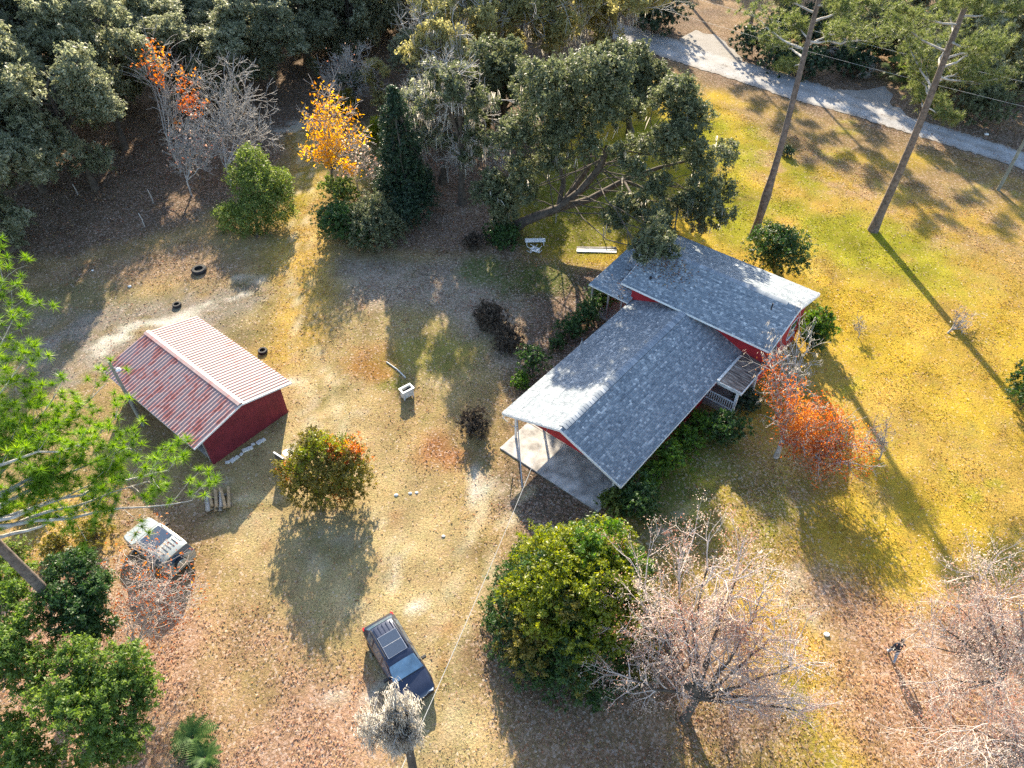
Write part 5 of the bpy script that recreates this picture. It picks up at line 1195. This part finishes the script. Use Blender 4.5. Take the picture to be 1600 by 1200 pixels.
bare_tree('mossy_snag', 'tall pale moss-covered snag rising in front of the blue car', SB, [l[:3] for l in px((604,1112,11.3,0),(584,1120,11.0,0),(634,1110,11.3,0),(642,1128,10.8,0),(618,1102,11.6,0),(602,1142,10.5,0),(580,1142,10.4,0),(640,1150,10.4,0))], 115, 2, 'palebark', None, 0, moss=2000, trunk_r=.17, stem=(0, 0, 9.6), twig=.008, mosslen=.30, ratio=.5, trunkmat='bark')
bare_tree('bare_tree', 'small reddish leafless tree behind the pale car', G(222, 1035), [l[:3] for l in px((225,900,4.2,0),(260,915,3.8,0),(200,920,3.8,0),(270,950,2.8,0),(240,880,4.4,0),(195,960,2.8,0),(285,935,3.0,0))], 116, 3, 'pinktwig', 'russet', 900, .11, 60, trunk_r=.07, stem=(0, .1, 1.4), twig=.008, mosslen=.15, nch=(2, 4))
for k, (u, v, lab) in enumerate(((1341,528,'tiny bare sapling standing alone on the yellow lawn'),)):
    bare_tree('bare_sapling', lab, G(u, v), [l[:3] for l in px((1335,508,.9,0),(1347,505,1.0,0),(1341,500,1.2,0))], 120+k, 2, 'palebark', 'twigleaf', 60, .1, 0, trunk_r=.03, stem=(0, 0, .3), twig=.010)
bare_tree('fallen_branch', 'fallen forked branch lying across the pine shadow on the lawn', G(1480, 521), [l[:3] for l in px((1500,505,.5,0),(1518,495,.5,0),(1498,492,.8,0),(1510,510,.3,0))], 122, 2, 'palebark', 'pinkdry', 120, .12, 0, trunk_r=.07, stem=(.3, .2, .25), twig=.012, cat='branch')

# young oaks in the lower left corner
tree('young_oak', 'dark green young oak beside the pine trunk at lower left', G(118, 1030), px((130,920,5,1.3),(105,900,5,1.0),(165,925,5,1.0),(140,960,4.5,1.2),(110,960,4.6,1.1),(160,980,4,1.0),(80,940,4.6,.9),(125,890,5.5,.9)), 'shrub', .14, leaf=.13, dens=105, seed=131, sub=.28)
tree('young_oak', 'bright green young oak filling the bottom left corner', G(130, 1165), px((150,1050,5,1.3),(190,1040,5,1.1),(110,1060,5,1.2),(170,1090,4.6,1.3),(130,1110,4.6,1.3),(215,1085,4.4,1.0),(80,1100,4.4,1.1),(200,1140,3.8,1.0),(150,1150,4.0,1.2),(230,1075,4.2,.7),(175,1180,3.4,1.0),(120,1020,5.4,.8)), 'oak_near', .16, leaf=.135, dens=95, seed=132, sub=.26)
tree('young_oak', 'pale green young oak cut by the left edge below the pine', G(-30, 1120), px((20,1010,4.6,1.1),(40,980,4.8,1.0),(10,1050,4.2,1.1),(30,940,5,.9),(0,920,5,1.0),(25,900,4.8,.8),(70,1030,4.4,1.0),(55,1075,4.0,1.0)), 'oak_near', .14, leaf=.135, dens=90, seed=133, sub=.26)
tree('young_oak', 'low green scrub oak in the far bottom left corner', G(10, 1215), px((30,1170,3.0,1.2),(60,1190,2.6,1.0),(0,1150,3.2,1.1),(20,1210,2.4,1.0),(100,1200,2.2,.9)), 'oak_near', .10, leaf=.135, dens=90, seed=134, sub=.26)
for k, (u, v, w_, h, mt, lab) in enumerate(((30,880,2.6,1.6,'pale_shrub','pale straggly shrub behind the pine trunk at the left edge'),(95,860,2.2,.9,'brown_vine','low golden-brown scrub between pine trunk and pale car'),(150,840,2.4,.9,'brown_vine','low golden-brown scrub touching the pale car'),(60,800,2.4,.9,'brown_vine','low golden scrub under the pine branch at the left edge'))):
    shrub('scrub', lab, u, v, w_, h, mt, 140+k, .13, 50)

# pines
pb3 = G(142, 1000)
tips = [(10.0,(150,786,10.6)),(10.4,(232,752,11.6)),(10.8,(300,782,11.0)),(10.9,(262,735,12.2)),(11.6,(110,725,12.4)),(12.2,(180,655,13.0)),(12.5,(165,600,13.6)),(12.8,(120,640,13.4)),(13.2,(95,600,14.2)),(13.6,(60,650,13.6)),
        (13.8,(30,700,13.0)),(14.4,(40,560,15.0)),(14.8,(20,500,15.8)),(15.2,(5,440,16.6)),(12.0,(70,745,12.2)),(14.0,(150,690,13.6)),(11.2,(200,700,12.6)),(15.5,(-30,600,16)),(16,(-60,480,17)),(16.5,(-40,680,16.5)),(10.6,(10,790,11.0)),(13.0,(20,620,14.0)),(17,(-90,560,18)),(11.0,(165,745,11.8))]
pine('pine', 'tall pine with bright green needle tufts at the left edge', pb3, 21, .30, [(z, tuple(G(*t_))) for z, t_ in tips], 'needle', 151, .40, 60, .012, few=True)
def pine_branches(rg, base, z0, z1, n, ln):
    out = []
    for k in range(n):
        z = z0+(z1-z0)*(k+.5*rg.random())/n; a = k*2.4+rg.normal(0, .4); L = ln*(1-.65*(z-z0)/(z1-z0)**1)*rg.uniform(.75, 1.15)
        out.append((z, (base[0]+L*math.cos(a), base[1]+L*math.sin(a), z+L*.22)))
    return out
rg = np.random.default_rng(160)
b1 = G(1178, 368); b2 = G(1364, 360)
pine('pine', 'left one of the two tall pines on the yellow lawn', b1, 27, .34, [(15.6, tuple(G(1195,62,15.2))), (16.2, tuple(G(1170,15,16.5))), (15.2, tuple(G(1225,105,14.2))), (16.5, tuple(G(1330,40,17))), (17, tuple(G(1240,30,17.5))), (16.8, tuple(G(1380,55,16.2)))] + pine_branches(rg, b1, 18, 27, 16, 4.6), 'needle_far', 161, .40, 30, .018, knots=1)
pine('pine', 'right one of the two tall lawn pines, with low needle tufts', b2, 27, .38, [(11.2, tuple(G(1432,135,11.6))), (11.4, tuple(G(1470,160,11))), (11.6, tuple(G(1490,185,10.6))), (12.2, tuple(G(1425,100,13))), (12.5, tuple(G(1440,70,14.2))), (13, tuple(G(1410,50,15.2))), (13.5, tuple(G(1530,95,14))), (14, tuple(G(1570,120,13.6))), (14.4, tuple(G(1500,30,16))), (14.6, tuple(G(1560,60,15.4)))] + pine_branches(rg, b2, 15, 27, 20, 5.0), 'needle_far', 162, .40, 30, .018)

# sago palm: two rosettes
def sago(u, v, n, ln, label, seed):
    rg = np.random.default_rng(seed); root = thing('sago_palm', label, 'palm', G(u, v), rg.random()*6, 'sago palms in the leaf litter')
    MB().lathe([(.0,-.05),(.16,-.05),(.18,.2),(.12,.38),(0,.42)], (0,0,0), 'z', 10).build('stem', M['bark'], root, smooth=True)
    Vv, Ff, tt = [], [], []
    pts = [np.array([0, 0, 0]), *[np.array([ln*t, 0, ln*(.62*t-.78*t*t)]) for t in np.linspace(.08, 1, 14)]]
    for i in range(2, len(pts)):
        c = pts[i]; wd = .20*ln*math.sin(math.pi*min(.97, .12+.88*i/len(pts)))**.6
        for s in (-1, 1):
            k = len(Vv); Vv += [tuple(c+np.array([-.035, 0, 0])), tuple(c+np.array([.035, 0, 0])), tuple(c+np.array([.05, s*wd*1.25, .02]))]; Ff.append((k, k+1, k+2)); tt.append(rg.uniform(.2, .9))
    k = len(Vv); 
    for c in pts: Vv += [tuple(c+np.array([0, .010, .004])), tuple(c+np.array([0, -.010, .004]))]
    quad = np.array([(k+2*i, k+2*i+1, k+2*i+3, k+2*i+2) for i in range(len(pts)-1)])
    first = np_mesh('frond', np.array(Vv), [np.array(Ff), quad], M['sago'], root, tint=tt+[.9]*len(quad))
    me = first.data
    for q in range(n):
        o = first if q == 0 else bpy.data.objects.new('frond', me)
        if q: C.objects.link(o); o.parent = root
        o.location = (0, 0, .36); o.rotation_euler = (0, -(rg.uniform(-.15, .05)+.55*(q/n)**1.5), q*2.4+rg.normal(0, .1)); s = rg.uniform(.85, 1.1); o.scale = (s, s, s)
sago(305, 1158, 34, 1.05, 'larger dark green sago palm rosette in the leaf litter', 171); sago(324, 1188, 26, .82, 'smaller sago palm rosette nearer the bottom edge', 172)

# ------------------------------------------------------------------ the wood behind and on the left
wood_rows = [(18,392,10,8,'dark oak at the left edge nearest the open yard'),(-70,430,13,9.5,'big oak cut by the left edge above the yard'),(70,300,17,10,'silvery dark oak rising left of the forked wood edge'),(150,295,17,10,'broad silvery oak overhanging the brown leaf floor'),(196,232,18,9.5,'silvery oak directly behind the orange maple'),
    (-20,285,19,11,'tall silvery oak at the left edge deep in shade'),(110,215,20,10.5,'tall silvery oak in the second row at far left'),(200,170,20,10.5,'silvery oak in the second row behind the orange maple'),(300,180,12,9,'dark green oak behind the bare trees'),(365,165,12,9,'dark green oak behind the grey fan of twigs'),
    (430,150,13,8.5,'dark green oak at the wood edge left of the pale clearing'),(490,120,13,8,'dark green oak at the wood edge behind the golden maple'),(560,95,14,8.5,'dark oak at the wood edge left above the cedar')]
rgw = np.random.default_rng(200); protos = []
for k, (u, v, h, w_, lab) in enumerate(wood_rows):
    b = G(u, v)
    if k < 6:
        L = auto_lumps(rgw, b, h, w_, 26, .10, .20); r_ = tree('wood_oak', lab, b, L, 'oak_far', .3, leaf=.27, dens=26, per=18, seed=201+k, group='oaks of the wood', sub=.5); protos.append((r_, h, w_))
    else:
        pr_, ph, pw = protos[k % 6]; s = h/ph; copy_tree(pr_, b, rgw.random()*6.28, (w_/pw, w_/pw, s), lab, 'oaks of the wood')
placed = [G(u, v) for u, v, *_ in wood_rows]
cnt = 0
for _ in range(4000):
    if cnt >= 62: break
    x = rgw.uniform(-112, 8); y = rgw.uniform(66, 165)
    lim = 66 + max(0, (x+48))*.95                     # the wood edge runs back to the right
    if x > -14: lim = 112 if x < 0 else 122
    if y < lim or abs(x) > .78*y+30: continue
    q = Vector((x, y, 0))
    if min((q-p_).length for p_ in placed) < 6.2: continue
    placed.append(q); pr_, ph, pw = protos[rgw.integers(0, 6)]; h = rgw.uniform(15, 20) if not (-44 < x < -22 and y < 100) else rgw.uniform(11, 13); s = h/ph; sw = s*rgw.uniform(.85, 1.15)
    copy_tree(pr_, q, rgw.random()*6.28, (sw, sw, s), 'dark evergreen oak standing deep inside the wood at upper left', 'oaks deep in the wood'); cnt += 1
# trees beyond the lane
cnt = 0
for _ in range(4000):
    if cnt >= 34: break
    x = rgw.uniform(2, 120); y = rgw.uniform(78, 165)
    edge = 63+(48-x)*40/36.6                          # the lane's line
    if y < edge+17 or abs(x) > .78*y+28: continue
    q = Vector((x, y, 0))
    if min((q-p_).length for p_ in placed) < 7.5: continue
    placed.append(q); pr_, ph, pw = protos[rgw.integers(0, 6)]; s = rgw.uniform(13, 18)/ph; sw = s*rgw.uniform(.8, 1.05)
    copy_tree(pr_, q, rgw.random()*6.28, (sw, sw, s), 'oak standing beyond the gravel lane at the top edge', 'oaks beyond the lane'); cnt += 1
for k, (u, v, h, lab) in enumerate(((585,62,11,'dark oak in the row above the cedar, first from the left'),(640,45,12,'dark oak in the row above the cedar, second from the left'),(690,75,10,'dark oak behind the yellow oaks, leftmost'),(745,60,12,'dark oak behind the yellow oaks, second from the left'),(815,55,12,'dark oak behind the yellow oaks, third from the left'),(880,20,13,'dark oak behind the yellow oaks, nearest the lane'),(520,75,10,'dark oak above the golden maple at the wood edge'))):
    pr_, ph, pw = protos[k % 6]; sq = h/ph; copy_tree(pr_, G(u, v), rgw.random()*6.28, (sq, sq, sq), lab, 'oaks of the wood'); placed.append(G(u, v))
lp_ = None
for k, (x, y, h, lab) in enumerate(((34,108,25,'tall pine beyond the lane, leftmost'),(44,99,27,'tall pine beyond the lane, second from the left'),(51,112,24,'tall pine beyond the lane, third from the left'),(60,96,26,'tall pine beyond the lane behind the right lawn pine'),(72,88,26,'tall pine beyond the lane near the right edge'),(82,99,25,'tall pine beyond the lane at the right edge'),(27,122,26,'tall pine far beyond the lane at the top edge'))):
    if lp_ is None: lp_ = pine('lane_pine', lab, (x, y, 0), 25, .28, pine_branches(rgw, (x, y), 15, 25, 18, 4.2), 'needle_far', 171, .42, 24, .03, 'pines beyond the lane')
    else: copy_tree(lp_, (x, y, 0), rgw.random()*6.28, (1, 1, h/25), lab, 'pines beyond the lane')
# scrub beyond the lane
for k, (u, v, w_, h, mt, lab) in enumerate(((1025,48,9,4.5,'cedar','big dark shrub beyond the lane, leftmost at the top edge'),(1175,88,6,3.4,'cedar','dark rounded shrub beyond the lane between the two turnouts'),(1215,112,6,3.0,'cedar','dark low shrub beyond the lane left of the left pine trunk'),(1262,120,6,3.6,'cedar','dark shrub beyond the lane just right of the left pine trunk'),(1320,118,6.5,3.6,'cedar','dark shrub beyond the lane above the second turnout'),
        (1455,170,7,4.5,'moss_oak','yellowish scrub beyond the lane behind the right pine'),(1520,190,7,5,'oak','dull green scrub beyond the lane right of the right pine'),(1590,150,8,5.5,'oak_far','grey-green scrub beyond the lane at the right edge'),(1555,120,8,5.5,'moss_oak','yellow-green scrub far beyond the lane at the right edge'),(1420,110,8,5,'oak','olive scrub beyond the lane behind the upper right pine'),(1235,70,9,4.4,'cedar','big dark shrub behind the shrubs left of the left pine trunk'),(1290,70,9,4.6,'oak','big olive shrub behind the dark shrubs between the pines'),(1370,90,8,4.2,'cedar','big dark shrub left behind the right pine'),(1490,130,9,5,'oak_far','big grey-green shrub behind the right pine crown'))):
    shrub('scrub', lab, u, v, w_, h, mt, 300+k, .30, 13, per=16)
# fan palmettos beyond the lane
for k, (u, v, lab) in enumerate(((1338,118,'pale grey fan palmetto right of the dark shrubs'),(1310,95,'pale grey fan palmetto above the dark shrubs'),(1395,125,'grey fan palmetto left of the right pine'))):
    rg = np.random.default_rng(320+k); root = thing('fan_palmetto', lab, 'palmetto', G(u, v)); me = None
    MB().lathe([(0,-.05),(.2,-.05),(.16,1.0),(0,1.05)], (0,0,0), 'z', 8).build('stem', M['bark'], root)
    Vv, Ff = [], []
    for i in range(14):
        a = (i-6.5)*.17; c = np.array([1.1, 0, .0]); n0 = len(Vv); d = np.array([math.cos(a), math.sin(a), -.12]); s = np.array([-math.sin(a), math.cos(a), 0])*.06
        Vv += [tuple(c), tuple(c+d*.6+s), tuple(c+d*1.15+np.array([0, 0, -.25])), tuple(c+d*.6-s)]; Ff.append((n0, n0+1, n0+2, n0+3))
    n0 = len(Vv); Vv += [(0,-.02,0),(0,.02,0),(1.1,.02,0),(1.1,-.02,0)]; Ff.append((n0, n0+1, n0+2, n0+3))
    f0 = np_mesh('frond', np.array(Vv), np.array(Ff), M['moss'] if k < 2 else M['pale_shrub'], root, tint=rg.random(len(Ff))*.5)
    for q in range(16):
        o = f0 if q == 0 else bpy.data.objects.new('frond', f0.data)
        if q: C.objects.link(o); o.parent = root
        o.location = (0, 0, 1.0); o.rotation_euler = (0, -rg.uniform(-.2, 1.1), q*2.4)

# ------------------------------------------------------------------ loose stuff on the ground: grass blades and fallen leaves
def sample(x, y):
    a = np.clip(((x+96)/.6).round().astype(int), 0, len(GX)-1); b = np.clip(((y-2)/.6).round().astype(int), 0, len(GY)-1); return col[a, b], lit[a, b]
def in_view(n, rg, ymax=95):
    y = 9+rg.random(n)**1.35*(ymax-9); x = (rg.random(n)*2-1)*(.74*(y+36)*.98); k = np.abs(x) < 94
    return x[k], y[k]
def off_paved(x, y):
    lx = (x-HO.x)*hx.x+(y-HO.y)*hx.y; ly = (x-HO.x)*hy.x+(y-HO.y)*hy.y
    k = ~((lx > -4.6) & (lx < 4.3) & (ly > -.9) & (ly < 15)) & ~((lx > -8) & (lx < 6.2) & (ly > 14.3) & (ly < 22))
    edge = 63+(48-x)*40/36.6; k &= ~((y > edge-6.5) & (y < edge+5))
    bx = (x-BO.x)*bp.x+(y-BO.y)*bp.y; by = (x-BO.x)*bd.x+(y-BO.y)*bd.y; k &= ~((abs(bx) < 3) & (by > 0) & (by < 11)); return k
rg = np.random.default_rng(400)
m, nt, p, o_ = new_mat('grass_blades'); at = nd(nt, 'ShaderNodeAttribute', attribute_name='col'); nt.links.new(at.outputs['Color'], p.inputs['Base Color']); p.inputs['Roughness'].default_value = .7; p.inputs['Specular IOR Level'].default_value = .2
tr_ = nd(nt, 'ShaderNodeBsdfTranslucent'); nt.links.new(at.outputs['Color'], tr_.inputs[0]); mx = nd(nt, 'ShaderNodeMixShader'); mx.inputs[0].default_value = .5
nt.links.new(p.outputs[0], mx.inputs[1]); nt.links.new(tr_.outputs[0], mx.inputs[2]); nt.links.new(mx.outputs[0], o_.inputs[0]); M['blade'] = m
x, y = in_view(430000, rg); k = off_paved(x, y); x, y = x[k], y[k]; c_, l_ = sample(x, y)
keep = rg.random(len(x)) < (1.0-.65*l_)*np.clip(fbm(x/2.2, y/2.2, 93, 4)*4-1.55, .03, 1)*np.where((x < 8) & (y < 46), .30, 1); sandy = c_.min(1) > .3; keep &= ~(sandy & (rg.random(len(x)) < .9))
x, y, c_ = x[keep], y[keep], c_[keep]; n = len(x)
hgt = rg.uniform(.03, .09, n)*(1+.008*y); wd = rg.uniform(.02, .045, n)*(1+.012*y); a = rg.random(n)*6.283; la = rg.random(n)*6.283; z0 = ground_z(x, y)
dx, dy = np.cos(a)*wd, np.sin(a)*wd; ln = hgt*rg.uniform(.4, 1.3, n)
V = np.stack([np.stack([x-dx, y-dy, z0-.01], 1), np.stack([x+dx, y+dy, z0-.01], 1), np.stack([x+np.cos(la)*ln, y+np.sin(la)*ln, z0+hgt], 1)], 1).reshape(-1, 3)
gcol = np.clip(c_*rg.uniform(.6, 1.5, (n, 1))*np.stack([rg.uniform(.9, 1.1, n), rg.uniform(.9, 1.12, n), np.ones(n)*.9], 1), 0, .8)
o = np_mesh('grass_blades', V, np.arange(3*n).reshape(-1, 3), m, col=gcol); tag(o, 'short dry grass blades growing over the yard and lawn', 'grass', kind='stuff')
x, y = in_view(290000, rg, 80); k = off_paved(x, y); x, y = x[k], y[k]; c_, l_ = sample(x, y); keep = rg.random(len(x)) < (.05+.95*l_**1.3)*np.clip(fbm(x/1.4, y/1.4, 97, 4)*4.5-1.5, .08, 1.25); x, y, c_ = x[keep], y[keep], c_[keep]; n = len(x)
P_ = np.stack([x, y, ground_z(x, y)+rg.uniform(.012, .05, n)], 1)
V, F_ = leaf_quads(rg, P_, unit(rg.normal(0, .45, (n, 3))+np.array([0, 0, 1.0])), .085*(1+.012*y), .62, .2)
pal = np.array([(.20,.11,.07),(.34,.19,.12),(.46,.31,.23),(.58,.46,.38),(.40,.15,.08),(.50,.36,.14),(.13,.09,.065)]); lc = pal[rg.choice(7, n, p=[.2,.22,.2,.13,.08,.09,.08])]*rg.uniform(.8, 1.2, (n, 1))
lc = np.clip(lc*.75+c_*.35, 0, .8)
o = np_mesh('fallen_leaves', V, F_, m, col=lc); tag(o, 'fallen brown and pinkish leaves scattered over the ground', 'leaves', kind='stuff')

# leaf drifts lying on the house roofs
def roof_leaves(lab, n, fx):
    xs, ys, zs = fx(n); Pw = np.array([tuple(HW(a, b, c)) for a, b, c in zip(xs, ys, zs)])
    V, F_ = leaf_quads(rg, Pw, unit(rg.normal(0, .4, (n, 3))+np.array([0, 0, 1.0])), .11, .6, .2); lc = pal[rg.choice(7, n)]*rg.uniform(.5, 1.0, (n, 1))
    o = np_mesh('roof_leaves', V, F_, M['blade'], col=lc); tag(o, lab, 'leaves', kind='stuff')
def fC(n): x_ = -4.75-np.abs(rg.normal(0, .8, n)); x_ = np.clip(x_, -8, -4.6); y_ = np.clip(rg.normal(18.5, 1.6, n), 14.5, 21); return x_, y_, 2.75+(y_-14.4)*.0882+rg.uniform(.02, .06, n)
def fB(n): x_ = np.clip(rg.normal(-3.2, 1.3, n), -5.1, 1); y_ = np.clip(rg.normal(17.0, .8, n), 14.5, BM); return x_, y_, BE+(y_-BY0)/(BM-BY0)*(BR-BE)+rg.uniform(.03, .06, n)
roof_leaves('brown leaf drift lying on the low side porch roof', 1500, fC); roof_leaves('brown leaf drift lying on the roof under the oak branch', 700, fB)
